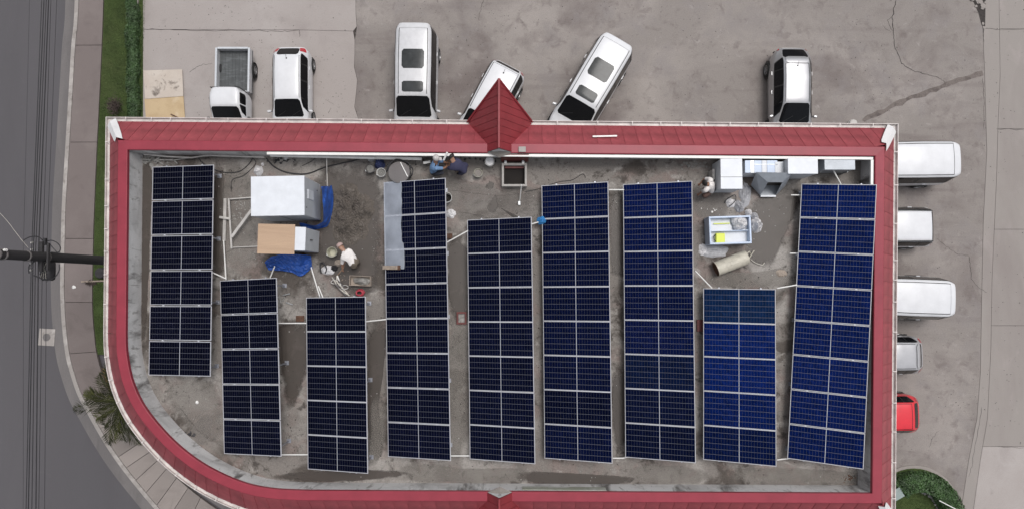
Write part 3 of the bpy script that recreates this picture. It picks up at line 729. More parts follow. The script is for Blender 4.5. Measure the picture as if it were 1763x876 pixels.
def blob(pts, mat, z, name, jit=2.0, k=6, seed=0, parent=None):
    q = catmull([Vector((x, y, 0)) for x, y in pts], k, True); c = sum(q, Vector())/len(q)
    rings = [(1.22, 0.0), (1.0, .34), (.78, .62), (.5, .85)]; n_ = len(q); mb = MB(); val = []
    for f, a_ in rings:
        for p in q:
            w = c + (p - c)*f; v = WR0(w.x, w.y); mb.v.append((v.x, v.y, R + z)); val.append(a_)
    v = WR0(c.x, c.y); mb.v.append((v.x, v.y, R + z)); val.append(1.0)
    for i in range(len(rings)-1):
        for j in range(n_): mb.f.append((i*n_+j, i*n_+(j+1) % n_, (i+1)*n_+(j+1) % n_, (i+1)*n_+j))
    i = len(rings)-1
    for j in range(n_): mb.f.append((i*n_+j, i*n_+(j+1) % n_, len(mb.v)-1))
    o = mb.build(name, SOFT[mat], parent or bl); at = o.data.attributes.new('body', 'FLOAT', 'POINT'); at.data.foreach_set('value', val); return o
def WR0(x, y): return W(x, y, R)
blob([(1300,352),(1332,328),(1372,330),(1371,372),(1362,380),(1354,398),(1340,432),(1330,452),(1310,456),(1292,440),(1284,400)], 'wet', .004, 'damp_shade_patch', 3)
blob([(1196,340),(1230,330),(1250,345),(1246,372),(1215,376),(1198,368)], 'mortar', .005, 'mortar_patch', 3, seed=2)
blob([(548,300),(590,296),(645,300),(656,380),(650,450),(640,500),(600,500),(560,470),(545,420)], 'wet', .004, 'damp_shade_patch', 7, seed=3)
blob([(636,575),(664,570),(660,640),(652,700),(658,770),(640,778),(632,700)], 'wet', .004, 'damp_shade_patch', 5, seed=4)
blob([(1052,345),(1073,340),(1074,460),(1066,470),(1052,455)], 'wet', .005, 'damp_shade_patch', 3, seed=5)  # painted shade on the floor between the sixth and seventh columns
blob([(1054,650),(1078,640),(1076,760),(1060,770)], 'wet', .004, 'damp_shade_patch', 4, seed=15)  # same gap further down, shade put in as a dark patch
blob([(772,312),(860,325),(925,328),(928,372),(915,400),(900,378),(800,380),(778,360)], 'mortar', .004, 'mortar_patch', 5, seed=6)
blob([(846,345),(853,336),(856,346),(856,358),(848,366),(842,362),(840,352)], 'wet', .008, 'stain', 2, seed=7)
blob([(838,318),(846,313),(851,319),(846,325),(838,324)], 'wet', .008, 'stain', 1.5, seed=8)
blob([(328,740),(350,716),(365,720),(360,750),(345,765)], 'mortar', .008, 'mortar_patch', 4, seed=10)
blob([(480,560),(527,560),(527,640),(500,700),(484,640)], 'wet', .004, 'damp_shade_patch', 5, seed=18)
blob([(368,300),(384,296),(388,400),(384,470),(366,460)], 'wet', .004, 'damp_shade_patch', 3, seed=19)
blob([(290,655),(350,655),(375,680),(382,760),(340,745),(300,700)], 'pale_patch', .0044, 'dried_patch', seed=9)
blob([(700,800),(760,800),(800,806),(905,806),(900,828),(760,830),(690,822)], 'pale_patch', .0048, 'dried_patch', seed=11)
blob([(1100,802),(1200,806),(1210,830),(1100,828)], 'pale_patch', .0052, 'dried_patch', seed=12)
blob([(1280,806),(1470,812),(1474,832),(1290,832)], 'pale_patch', .0056, 'dried_patch', seed=12)
blob([(388,300),(432,296),(435,330),(440,440),(400,470),(380,420)], 'pale_patch', .0060, 'dried_patch', seed=13)
blob([(1240,470),(1300,468),(1345,462),(1360,470),(1360,492),(1220,492)], 'pale_patch', .0064, 'dried_patch', seed=14)
blob([(772,560),(800,555),(806,640),(800,760),(776,770)], 'pale_patch', .0068, 'dried_patch', seed=17)
blob([(246,290),(262,290),(258,420),(252,560),(244,560)], 'wet', .0072, 'damp_shade_patch', seed=20)
blob([(700,815),(640,825),(560,828),(480,822),(520,812),(640,808)], 'wet', .0076, 'damp_shade_patch', seed=21)
blob([(900,812),(1000,815),(1090,822),(1060,832),(920,832)], 'wet', .0080, 'damp_shade_patch', seed=22)
blob([(772,420),(804,425),(806,540),(776,530)], 'wet', .0084, 'damp_shade_patch', seed=23)
blob([(560,800),(640,800),(660,760),(668,700),(640,690),(632,790)], 'pale_patch', .0088, 'dried_patch', seed=24)
for k, pts in enumerate([[(772,327),(820,334),(860,338),(900,333)], [(790,365),(830,372),(852,385)], [(1214,470),(1215,490)], [(560,265),(562,310)], [(305,695),(340,740),(420,790)], [(655,470),(700,472)]]):
    crack(pts, .006, .005, 31 + k, bl, .010, zz=R, amp=1.2)
# mossy length of parapet foot on the south wall: a strip of render stuck on the inner face
a, b = Vector(inner[-3]).lerp(Vector(inner[-2]), .38), Vector(inner[-3]).lerp(Vector(inner[-2]), .53)
MB().bar((a.x, a.y + .012, R + .55), (b.x, b.y + .012, R + .62), .02, .34).build('moss_strip', M['green_patch'], bl)
# ================================================================== SOLAR PANELS
PW, PH, PT = 2.278, 1.134, .035
def panel_meshes():
    f = MB(); w = .015
    f.box(0, PW, 0, w, 0, PT); f.box(0, PW, PH-w, PH, 0, PT); f.box(0, w, w, PH-w, 0, PT); f.box(PW-w, PW, w, PH-w, 0, PT)
    fr = f.mesh('frame', M['alu'])
    bs = MB().box(w, PW-w, w, PH-w, .018, .0275).mesh('backsheet', M['backsheet'])
    dv = MB().box(PW/2-.008, PW/2+.008, w, PH-w, .0276, .0305).mesh('centre_strip', M['divider'])
    def cells(x0, x1):
        c = MB(); nx, ny = 12, 6; y0, y1 = w + .012, PH - w - .012; gx, gy = .0034, .0095
        cw, ch = (x1-x0-(nx-1)*gx)/nx, (y1-y0-(ny-1)*gy)/ny
        for i in range(nx):
            for j in range(ny):
                a, b = x0 + i*(cw+gx), y0 + j*(ch+gy); c.add([(a, b, .0295), (a+cw, b, .0295), (a+cw, b+ch, .0295), (a, b+ch, .0295)], [(0, 1, 2, 3)])
        return c.mesh('cell_block', M['cell'])
    ca, cb = cells(w + .010, PW/2 - .012), cells(PW/2 + .012, PW - w - .010)
    jb = MB().box(PW/2-.06, PW/2+.06, PH*.5-.04, PH*.5+.04, .0, .0175).mesh('junction_box', M['black'])
    cl = MB().box(-.03, .03, -.028, .010, PT, PT + .009).mesh('clamp', M['alu'])
    return fr, bs, dv, ca, cb, jb, cl
FR, BS, DV, CA, CB, JB, CL = panel_meshes()
ORD = ['first', 'second', 'third', 'fourth', 'fifth', 'sixth', 'seventh', 'eighth', 'ninth']
COLS = [((264,288),(257,645),6,10),((380,483),(387,780),5,19),((528,512),(531,805),5,19),((662,315),(669,785),8,19),((805,379),(809.5,787),7,19),
        ((933,320),(938,785),8,19),((1073,318),(1077,786),8,19.5),((1211,496),(1211,786),5,20),((1380,317),(1355.5,788),8,21)]
ZLOW = R + .38
# painted sky reflection
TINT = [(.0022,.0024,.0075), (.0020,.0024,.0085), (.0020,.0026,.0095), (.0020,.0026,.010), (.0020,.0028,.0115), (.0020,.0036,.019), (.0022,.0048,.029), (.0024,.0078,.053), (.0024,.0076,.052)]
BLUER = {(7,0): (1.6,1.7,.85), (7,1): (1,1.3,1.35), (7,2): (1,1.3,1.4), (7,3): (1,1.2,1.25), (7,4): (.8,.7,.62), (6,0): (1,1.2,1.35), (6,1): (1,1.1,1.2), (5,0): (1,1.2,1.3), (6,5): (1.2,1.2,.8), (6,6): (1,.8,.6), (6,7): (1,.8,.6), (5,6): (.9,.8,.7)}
PANEL_AT = {}
colname = ['leftmost column', 'second column from left', 'third column from left', 'fourth column from left', 'fifth column from left', 'sixth column from left', 'seventh column from left', 'eighth column from left', 'rightmost column']
for ci, (tl, bl_, npan, tilt) in enumerate(COLS):
    A, B = W(*tl, ZLOW), W(*bl_, ZLOW); d = (B - A); L = d.length; d.normalize()
    gap = (L - npan*PH) / (npan - 1)
    gap = min(max(gap, .008), .05)
    th = math.radians(tilt)
    side = Vector((-d.y, d.x, 0))          # eastward, horizontal
    if side.x < 0: side = -side
    u = side*math.cos(th) + Vector((0, 0, math.sin(th))); v = -d; nrm = u.cross(v)
    mat = Matrix((u, v, nrm)).transposed().to_4x4()
    for k in range(npan):
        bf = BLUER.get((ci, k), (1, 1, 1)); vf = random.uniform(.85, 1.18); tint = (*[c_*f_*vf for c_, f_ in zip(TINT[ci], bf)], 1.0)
        jit = Matrix.Rotation(random.uniform(-.0015, .0015), 4, 'Z')
        base = A + d*(k*(PH+gap) + PH)
        if k == 0: place = 'topmost solar panel of the ' + colname[ci]
        elif k == npan-1: place = 'bottom solar panel of the ' + colname[ci]
        else: place = ORD[k] + ' solar panel from the top in the ' + colname[ci]
        if ci == 3 and k < 2: place = place.replace('solar panel', 'film covered solar panel')
        p = thing('solar_panel', 'dark blue ' + place, 'solar panel', group='solar panels in tilted columns on the flat roof')
        p.matrix_world = Matrix.Translation(base) @ mat @ jit
        for nm, me in (('frame', FR), ('backsheet', BS), ('centre_strip', DV), ('cell_block', CA), ('cell_block', CB), ('junction_box', JB)):
            q_ = meshobj(nm, me, p)
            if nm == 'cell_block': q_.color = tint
        if k < npan-1 and gap > .012:
            for fx in (.22, .80): meshobj('clamp', CL, p, (PW*fx, -gap*0, 0))
        PANEL_AT[(ci, k)] = p.matrix_world.copy()
    # rack: two rails under the panels, posts on both sides, sloping rafters
    rk = thing('mounting_rack', 'aluminium rack carrying the ' + colname[ci] + ' of solar panels', 'rack', (A+B)/2 - Vector((0, 0, ZLOW - R)), group='racks under the solar panels')
    org = rk.location.copy(); Lc = npan*PH + (npan-1)*gap
    for fx in (.22, .80):
        s0 = A + u*(PW*fx) - nrm*.025; s1 = s0 + d*(Lc + .03)
        MB().bar(s0 - d*.04 - org, s1 - org, .045, .045).build('rail', M['rail'], rk)
    nraf = max(3, npan//2 + 1)
    for i in range(nraf):
        q = A + d*(.25 + (Lc - .5)*i/(nraf-1)); lo = q + u*.12 - nrm*.065; hi = q + u*(PW-.15) - nrm*.065
        MB().bar(lo - org, hi - org, .04, .05).build('rafter', M['rail'], rk)
        for e in (lo, hi):
            mb = MB().bar(Vector((e.x, e.y, R)) - org, e - org, .04, .04); mb.box(e.x-org.x-.07, e.x-org.x+.07, e.y-org.y-.07, e.y-org.y+.07, R-org.z, R-org.z+.02); mb.build('post', M['rail'], rk)
    if ci == 0: pass
# plastic film over the top of the fourth column
m0 = PANEL_AT[(3, 0)]; m2 = PANEL_AT[(3, 2)]
loc_top = PH; rows = 46; cols_ = 10; fv = []
inv = m0.inverted()
ybot = (inv @ (m2 @ Vector((0, .48, 0)))).y
for i in range(rows):
    t = i/(rows-1); y = PH + .01 + (ybot - PH) * t
    wdt = .67 + .02*math.sin(t*9) + (.06 if t > .7 else 0) + .03*N3((t*9, 0, 0))
    for j in range(cols_):
        x = -.01 + wdt*j/(cols_-1)
        z = PT + .012 + .012*abs(N3((x*5, y*1.5 + x*2, 3))) + .010*abs(N3((x*16 + y*3, y*2, 8)))
        fv.append(m0 @ Vector((x, y, z)))
c = m0 @ Vector((.3, 0, 0))
fm = np_mesh('plastic_film', [tuple(p - c) for p in fv], [(i*cols_+j, i*cols_+j+1, (i+1)*cols_+j+1, (i+1)*cols_+j) for i in range(rows-1) for j in range(cols_-1)], M['film'], True)
o = meshobj('plastic_film', fm, loc=c); tag(o, 'wrinkled translucent plastic film draped over the fourth column of panels', 'plastic film')
# timber offcut weighing the film down
wp = m2 @ Vector((0, .56, PT)); a = m2 @ Vector((-.06, .56, PT + .06)); b = m2 @ Vector((.58, .54, PT + .06))
root = thing('timber_plank', 'short grey plank weighing down the plastic film on the panels', 'plank', wp)
mb = MB().bar(a - wp, b - wp, .13, .045); mb.build('plank', M['timber'], root)
MB().bar(b - wp - (b-a).normalized()*.07, b - wp + (b-a).normalized()*.012, .15, .06).build('end_cleat', M['rust'], root)
# blue bag on the sixth column
bb = (PANEL_AT[(5, 1)] @ Vector((-.02, PH-.05, PT)))
def crumple(name, mat, c, rx, ry, h, label, cat, seed=0, n=26, lift=0.0, rough=.35, parent=None, edge=.25):
    """a crumpled sheet or bag: a low folded mound with an irregular outline"""
    vs = []; fs = []; rings = 12; c = Vector(c)
    for i in range(rings+1):
        t = i/rings
        for k in range(n):
            q = 2*math.pi*k/n; rr = (1 + edge*N3((math.cos(q)*1.4, math.sin(q)*1.4, seed)) + edge*.6*N3((math.cos(q)*4, math.sin(q)*4, seed+3)))
            x, y = math.cos(q)*rx*rr*t, math.sin(q)*ry*rr*t
            z = h*(1-t**2.2)*(.75 + rough*N3((x/rx*2.2, y/ry*2.2, seed+5)) + rough*.8*abs(N3((x/rx*6, y/ry*6, seed+7)))) + lift + .012*abs(N3((x*14, y*14, seed)))
            vs.append((x, y, max(z, .002) if t < 1 else .002))
    for i in range(rings):
        for k in range(n): fs.append((i*n+k, i*n+(k+1) % n, (i+1)*n+(k+1) % n, (i+1)*n+k))
    mb = MB().add(vs, fs); o = mb.build(name, mat, parent, False, loc=c)
    if label: tag(o, label, cat)
    return o
crumple('plastic_bag', M['bluebag'], bb, .17, .15, .16, 'bright blue bag hanging on the edge of the sixth panel column', 'bag', 4)
# ================================================================== VEHICLES
class Body:
    """smooth body surface from a table of cross-sections (x from rear to front)"""
    def __init__(s, tab, dt=.16, dq=.13, kr=.20, er=.42, kf=.26, ef=.75):
        s.k = (kr, er, kf, ef)
        s.T = np.array(tab, float); s.n = len(tab); s.dt = dt; s.dq = dq; s.L = s.T[-1, 0]
    def raw(s, t, q):
        t = np.clip(t, 0, s.n-1-1e-6); i = t.astype(int); f = t - i
        r = s.T[i]*(1-f)[:, None] + s.T[i+1]*f[:, None]
        x, zl, wl, zm, wm, zb, wb, zt, wt, cr = r.T
        kr, er, kf, ef = s.k; pf = 1 - kr*np.clip(1 - x/er, 0, 1)**2.2 - kf*np.clip(1 - (s.L-x)/ef, 0, 1)**2.2
        wl, wm, wb, wt = wl*pf, wm*pf, wb*pf, wt*pf
        a = 5 - np.abs(q); sg = np.where(q < 0, -1, 1)
        Y = np.zeros_like(a); Z = np.zeros_like(a)
        pts = [(0*wl, zl), (wl, zl), (wm, zm), (wb, zb), (wt, zt)]
        for k in range(4):
            m_ = (a >= k) & (a <= k+1); u = a - k
            Y = np.where(m_, pts[k][0]*(1-u) + pts[k+1][0]*u, Y); Z = np.where(m_, pts[k][1]*(1-u) + pts[k+1][1]*u, Z)
        m_ = a > 4; u = a - 4; Y = np.where(m_, wt*(1-u), Y); Z = np.where(m_, zt + cr*(1-(1-u)**2), Z)
        return np.stack([x - s.L/2, Y*sg, Z], -1)
    def S(s, t, q):
        t = np.asarray(t, float).ravel(); q = np.asarray(q, float).ravel(); o = 0; wsum = 0
        for a, wa in ((-1, .25), (-.5, .5), (0, .6), (.5, .5), (1, .25)):
            for b, wb in ((-1, .25), (-.5, .5), (0, .6), (.5, .5), (1, .25)):
                o = o + s.raw(t + a*s.dt, np.clip(q + b*s.dq, -5, 5)) * (wa*wb); wsum += wa*wb
        return o / wsum
    def Sn(s, t, q, off):
        e = .02; p = s.S(t, q); n = np.cross(s.S(t+e, q) - s.S(t-e, q), s.S(t, q+e) - s.S(t, q-e))
        n /= np.maximum(np.linalg.norm(n, axis=1), 1e-9)[:, None]
        c = np.stack([p[:, 0], 0*p[:, 1], np.full(len(p), .7)], -1); sg = np.sign(np.sum((p-c)*n, 1)); sg[sg == 0] = 1
        return p + n*sg[:, None]*off
    def mesh(s, mat, per=6):
        ts = np.linspace(0, s.n-1, (s.n-1)*per+1); qs = np.concatenate([np.linspace(-5, 5, 51)])
        Tg, Qg = np.meshgrid(ts, qs, indexing='ij'); V = s.S(Tg, Qg); a, b = len(ts), len(qs)
        mb = MB(); mb.v = [tuple(p) for p in V]
        mb.f = [(i*b+j, i*b+j+1, (i+1)*b+j+1, (i+1)*b+j) for i in range(a-1) for j in range(b-1)]
        mb.f += [tuple(range(b-1)), tuple(reversed(range((a-1)*b, a*b-1)))]
        me = mb.mesh('body', mat, True); me.polygons[-1].use_smooth = False; me.polygons[-2].use_smooth = False
        return me
    def patch(s, t0, t1, q0, q1, off=.006, nt_=10, nq=10, rnd=.12, skew0=0.0, skew1=0.0):
        """a pane or trim strip lying on the body; rnd rounds its corners; skew shifts t along q"""
        V = []
        for i in range(nt_+1):
            u = i/nt_; e = min(u, 1-u) / max(rnd, 1e-6); ins = 0 if e >= 1 or rnd == 0 else rnd*.6*(1-math.sqrt(1-(1-e)**2))
            for j in range(nq+1):
                w = ins + (1-2*ins)*j/nq; V.append((t0 + (t1-t0)*u + (skew0*(1-u) + skew1*u)*w, q0 + (q1-q0)*w))
        V = np.array(V); P = s.Sn(V[:, 0], V[:, 1], off); b = nq+1
        mb = MB(); mb.v = [tuple(p) for p in P]
        f = [(i*b+j, i*b+j+1, (i+1)*b+j+1, (i+1)*b+j) for i in range(nt_) for j in range(nq)]
        if (t1-t0)*(q1-q0) > 0: f = [tuple(reversed(x)) for x in f]
        mb.f = f; return mb
_wheel = {}
def wheel(parent, x, y, r, w=.19):
    key = round(r, 3)
    if key not in _wheel:
        X = Matrix.Rotation(math.pi/2, 4, 'X')
        ty = MB().lathe([(r*.62, -w/2), (r*.95, -w/2), (r, -w*.35), (r, w*.35), (r*.95, w/2), (r*.62, w/2)], 24, M=X, cap0=False, cap1=False).mesh('tyre', M['tyre'], True)
        rm = MB()
        rm.lathe([(r*.62, -w*.42), (r*.64, -w*.5), (r*.58, -w*.5), (r*.56, -w*.2), (.05, -w*.2)], 24, M=X, cap0=False, cap1=True)
        rm.lathe([(r*.62, w*.42), (r*.64, w*.5), (r*.58, w*.5), (r*.56, w*.2), (.05, w*.2)], 24, M=X, cap0=False, cap1=True)
        for sd in (-1, 1):
            for k in range(5): rm.box(.02, r*.6, sd*w*.36-.012, sd*w*.36+.012, -.022, .022, Matrix.Rotation(k*1.2566, 4, 'Y'))
            rm.lathe([(.05, -.015), (.05, .015)], 12, M=Matrix.Translation((0, sd*w*.38, 0)) @ X)
        _wheel[key] = (ty, rm.mesh('rim', M['rim']))
    ty, rm = _wheel[key]
    t = meshobj('wheel', ty, parent, (x, y, r)); meshobj('rim', rm, t)
    return t
VAN = [(0.00,.36,.78,.60,.86,1.00,.85,1.60,.70,.02),(0.10,.30,.84,.60,.93,1.02,.91,1.84,.73,.04),(0.42,.25,.86,.60,.95,1.04,.93,1.88,.77,.06),
       (1.8,.22,.88,.60,.96,1.05,.94,1.90,.78,.06),(3.25,.22,.88,.60,.96,1.03,.94,1.85,.76,.06),(4.12,.22,.88,.60,.95,1.02,.92,1.12,.84,.06),
       (4.78,.25,.86,.60,.91,.86,.88,.94,.74,.05),(5.03,.30,.80,.55,.84,.70,.80,.76,.66,.02),(5.1,.34,.74,.5,.78,.62,.74,.66,.62,.0)]
HATCH = [(0,.36,.70,.55,.77,.84,.75,.92,.58,.02),(.12,.28,.78,.55,.82,.90,.80,1.04,.62,.03),(.52,.22,.80,.55,.84,.95,.81,1.44,.58,.04),
         (1.3,.2,.80,.55,.84,.95,.81,1.48,.59,.05),(2.42,.2,.80,.55,.84,.93,.81,1.42,.58,.05),(3.22,.2,.80,.55,.83,.92,.80,.98,.72,.05),
         (3.62,.24,.78,.5,.80,.78,.76,.84,.66,.04),(3.72,.3,.70,.48,.73,.66,.69,.70,.60,.02),(3.76,.34,.66,.46,.68,.58,.64,.60,.56,.0)]
SUV = [(0,.42,.74,.65,.82,.95,.80,1.02,.66,.02),(.10,.34,.80,.65,.87,1.00,.85,1.25,.68,.03),(.30,.28,.82,.65,.88,1.02,.86,1.58,.68,.04),
       (1.4,.26,.83,.65,.89,1.02,.86,1.64,.69,.05),(2.55,.26,.83,.65,.89,1.00,.86,1.58,.68,.05),(3.22,.26,.83,.65,.88,.99,.85,1.06,.76,.05),
       (4.02,.30,.82,.6,.85,.90,.82,.95,.72,.04),(4.22,.36,.74,.56,.78,.74,.74,.78,.64,.02),(4.26,.40,.68,.52,.72,.66,.68,.68,.60,.0)]
CROSS = [(0,.40,.76,.62,.84,.92,.80,.98,.60,.02),(.16,.30,.82,.62,.89,1.0,.85,1.10,.60,.03),(.70,.24,.84,.62,.91,1.01,.86,1.50,.56,.04),
         (1.5,.22,.84,.62,.92,.98,.87,1.57,.58,.05),(2.55,.22,.84,.62,.92,.96,.87,1.49,.58,.05),(3.45,.22,.84,.62,.90,.95,.86,1.02,.74,.05),
         (4.15,.26,.82,.58,.86,.82,.81,.90,.70,.04),(4.34,.32,.76,.54,.80,.68,.75,.72,.62,.02),(4.38,.36,.72,.5,.76,.62,.71,.64,.58,.0)]
def vehicle(name, label, cat, tab, paint, loc, rz, wheels, r, panes, ws=(4.06, 4.93), rear=None, sunroofs=(), ditch=None, mirrors=None, lamps=True, rails=None, spoiler=None, extra=None, roof_mark=None, tail=(.45, 1.35, 1.0, 1.8), plan=None):
    B = Body(tab, **(plan or {})); L = B.L; root = thing(name, label, cat, loc, rz)
    meshobj('body', B.mesh(paint), root)
    ig = 0
    o = B.patch(ws[0], ws[1], -.93, .93, .005, 10, 14, .10).build('windscreen', M['glass'], root, True)
    for sd in (-1, 1):
        w_ = MB(); a = Vector(B.Sn(np.array([ws[1]-.05]), np.array([sd*.45 - .25]), .014)[0]); b = Vector(B.Sn(np.array([ws[1]-.30]), np.array([sd*.45 + .30]), .014)[0])
        w_.tube([a, b], .009, 5).build('wiper', M['trim'], o)
    if rear:
        B.patch(rear[0], rear[1], -rear[2], rear[2], .006, 8, 14, .12).build('rear_window', M['glass'], root, True)
    for sd in (-1, 1): B.patch(panes[0][0]-.06, panes[-1][1]+.05, sd*1.06, sd*1.92, .003, 28, 6, .05, panes[0][2], panes[-1][3]).build('pillar_trim', M['trim'], root, True)
    for (t0, t1, k0, k1) in panes:
        for sd in (-1, 1):
            g_ = B.patch(t0, t1, sd*1.10, sd*1.86, .007, 8, 5, .10, k0, k1).build('side_window', M['glass'], root, True)
    for (t0, t1, hw) in sunroofs:
        B.patch(t0, t1, -hw, hw, .006, 8, 10, .14).build('sunroof', M['sunroof'], root, True)
    if ditch:
        for sd in (-1, 1): B.patch(ditch[0], ditch[1], sd*(ditch[2]-.019), sd*(ditch[2]+.019), .004, 24, 1, 0).build('roof_seam', M['trim'], root)
        if len(ditch) > 3: B.patch(ditch[0]-.012, ditch[0]+.012, -ditch[2], ditch[2], .0045, 2, 12, 0).build('roof_seam', M['trim'], root)
    if rails:
        for sd in (-1, 1):
            ts = np.linspace(rails[0], rails[1], 14); p = B.Sn(ts, np.full(14, sd*rails[2]), .035); MB().tube([tuple(x) for x in p], .020, 6).build('roof_rail', M['trim'], root)
    for x in wheels:
        for sd in (-1, 1):
            yb = float(np.max(tab, axis=0)[4])
            MB().lathe([(r*1.22, -.03), (r*1.22, .012), (r*1.05, .012)], 22, M=Matrix.Translation((x - L/2, sd*(yb - .035), r)) @ Matrix.Rotation(-sd*math.pi/2, 4, 'X')).build('wheel_arch', M['trim'], root)
            wheel(root, x - L/2, sd*(yb - .065), r)
    mt = mirrors if mirrors else ws[1] - .35
    for sd in (-1, 1):
        p = Vector(B.Sn(np.array([mt]), np.array([sd*1.9]), .0)[0])
        mb = MB(); Mx = Matrix.Translation(p + Vector((0, sd*.13, .02))) @ Matrix.Rotation(sd*-.25, 4, 'Z')
        mb.bbox(-.045, .055, -.085, .095, -.07, .07, .03, Mx); mi = mb.build('wing_mirror', paint, root, False)
        MB().bar(p, p + Vector((0, sd*.07, .0)), .05, .04).build('mirror_arm', M['trim'], mi)
    for sd in (-1, 1):
        if lamps:
            B.patch(B.n-2.7, B.n-1.7, sd*1.35, sd*2.2, .006, 6, 6, .2).build('headlight', M['lamp_clear'], root, True)
            B.patch(tail[0], tail[1], sd*tail[2], sd*tail[3], .008, 8, 8, .15).build('tail_light', M['lamp_red'], root, True)
        for t_ in (2.55, 3.45):
            p = Vector(B.Sn(np.array([t_]), np.array([sd*2.2]), .014)[0]); MB().bbox(-.09, .09, -.014, .014, -.016, .016, .008, Matrix.Translation(p)).build('door_handle', M['rim'] if paint != M['car_white'] else paint, root)
    MB().bbox(-.012, .012, -.24, .24, .50, .62, .006, Matrix.Translation((-L/2 - .008, 0, 0))).build('number_plate', M['pvc'], root)
    MB().bbox(-.02, .03, -.62, .62, .30, .46, .02, Matrix.Translation((-L/2 - .01, 0, 0))).build('rear_bumper', M['trim'], root)
    if spoiler:
        B.patch(spoiler[0], spoiler[1], -spoiler[2], spoiler[2], .035, 6, 12, .2).build('spoiler', paint, root, True)
    if roof_mark:
        p = Vector(B.Sn(np.array([roof_mark]), np.array([0.]), .0)[0]); mb = MB().lathe([(.035, 0), (.02, .03)], 10, c=p); mb.tube([p + Vector((0, 0, .02)), p + Vector((-.16, 0, .14))], .007, 5); mb.build('aerial', M['trim'], root)
    return root, B
def place(px, py, xl, zl, L, rz):
    """ground position of a vehicle whose roof point (xl from its rear, height zl) is seen at a photo pixel"""
    w = W(px, py, zl); dx = xl - L/2
    return (w.x - math.cos(rz)*dx, w.y - math.sin(rz)*dx, 0)
SOUTH = -math.pi/2; WEST = math.pi
VPLAN = dict(kr=.24, er=.45, kf=.28, ef=.9)
VP = [(1.35, 1.95, 0, 0), (2.08, 3.0, 0, 0), (3.08, 3.86, 0, .0), (4.02, 4.42, 0, .22)]
HP = [(1.75, 2.45, .35, 0), (2.52, 3.25, 0, 0), (3.32, 3.92, 0, .18), (4.02, 4.4, 0, .2)]
# -- row along the north side
vehicle('hatchback', 'small white hatchback with red tail lights parked beside the pickup', 'car', HATCH, M['car_white'], place(494, 94, .50, 1.46, 3.76, SOUTH), SOUTH + .012, (.62, 3.02), .29, HP, rear=(.75, 1.92, .80), roof_mark=2.2, ditch=(2.0, 4.0, .93), tail=(.55, 1.45, .84, 1.75))
vehicle('van', 'white van with two dark sunroofs parked straight at the top', 'van', VAN, M['car_pearl'], place(711, 40, .12, 1.88, 5.1, SOUTH), SOUTH - .012, (1.05, 4.2), .33, VP, sunroofs=((2.62, 3.22, .62), (3.60, 3.92, .60)), ditch=(1.75, 3.98, .80, 1), roof_mark=None, tail=(.3, .95, 1.6, 2.3), plan=VPLAN)
a5 = math.atan2(-108, -64)
vehicle('van', 'white van with two dark sunroofs parked at an angle', 'van', VAN, M['car_white'], place(1066, 68, .12, 1.88, 5.1, a5), a5, (1.05, 4.2), .33, VP, sunroofs=((2.62, 3.22, .62), (3.60, 3.92, .60)), ditch=(1.75, 3.98, .84, 1), tail=(.3, .95, 1.6, 2.3), plan=VPLAN)
a4 = math.atan2(-84, -44)
vehicle('compact_suv', 'white compact car at an angle partly under the red gable', 'car', SUV, M['car_white'], place(872, 117, .30, 1.60, 4.26, a4), a4, (.78, 3.35), .32, HP, rear=(.9, 1.75, .88), ditch=(1.98, 4.0, .90, 1), roof_mark=2.25)
vehicle('crossover', 'silver grey crossover with black rear window parked alone at the top', 'car', CROSS, M['car_silver'], place(1372, 100, .62, 1.52, 4.38, SOUTH), SOUTH - .01, (.80, 3.45), .34, HP, rear=(.62, 1.75, 1.0), ditch=(2.2, 4.0, .90, 1), spoiler=(1.72, 2.2, .86), roof_mark=2.35, tail=(.3, .8, 1.7, 2.3), plan=dict(kr=.30, er=.75, kf=.3, ef=.9))
# -- row along the east side
vehicle('van', 'white van parked at the top of the right hand row', 'van', VAN, M['car_white'], place(1655, 275, .10, 1.88, 5.1, WEST), WEST + .01, (1.05, 4.2), .33, VP, ditch=(1.95, 3.98, .88, 1), tail=(.3, .95, 1.6, 2.3), plan=VPLAN)
vehicle('compact_suv', 'white car with black roof edges, second from top in the right hand row', 'car', SUV, M['car_white'], place(1608, 389, .22, 1.55, 4.26, WEST), WEST, (.78, 3.35), .32, HP, rear=(.6, 1.98, 1.0), rails=(1.95, 4.05, .95), plan=dict(kr=.10, er=.25))
vehicle('van', 'white van parked third from top in the right hand row', 'van', VAN, M['car_white'], place(1646, 511, .10, 1.88, 5.1, WEST), WEST - .035, (1.05, 4.2), .33, VP, ditch=(1.75, 3.98, .84, 1), tail=(.3, .95, 1.6, 2.3), plan=VPLAN)
vehicle('hatchback', 'small grey hatchback with rear spoiler between a white van and the red car', 'car', HATCH, M['car_grey'], place(1580, 613, .52, 1.46, 3.76, WEST), WEST, (.62, 3.02), .29, HP, rear=(1.02, 1.7, .86), spoiler=(1.55, 2.05, .88), ditch=(2.1, 4.0, .9))
vehicle('hatchback', 'bright red hatchback at the bottom of the right hand row', 'car', HATCH, M['car_red'], place(1574, 717, .52, 1.46, 3.76, WEST), WEST + .01, (.62, 3.02), .29, HP, rear=(1.02, 1.85, .9), ditch=(2.1, 4.0, .93, 1))
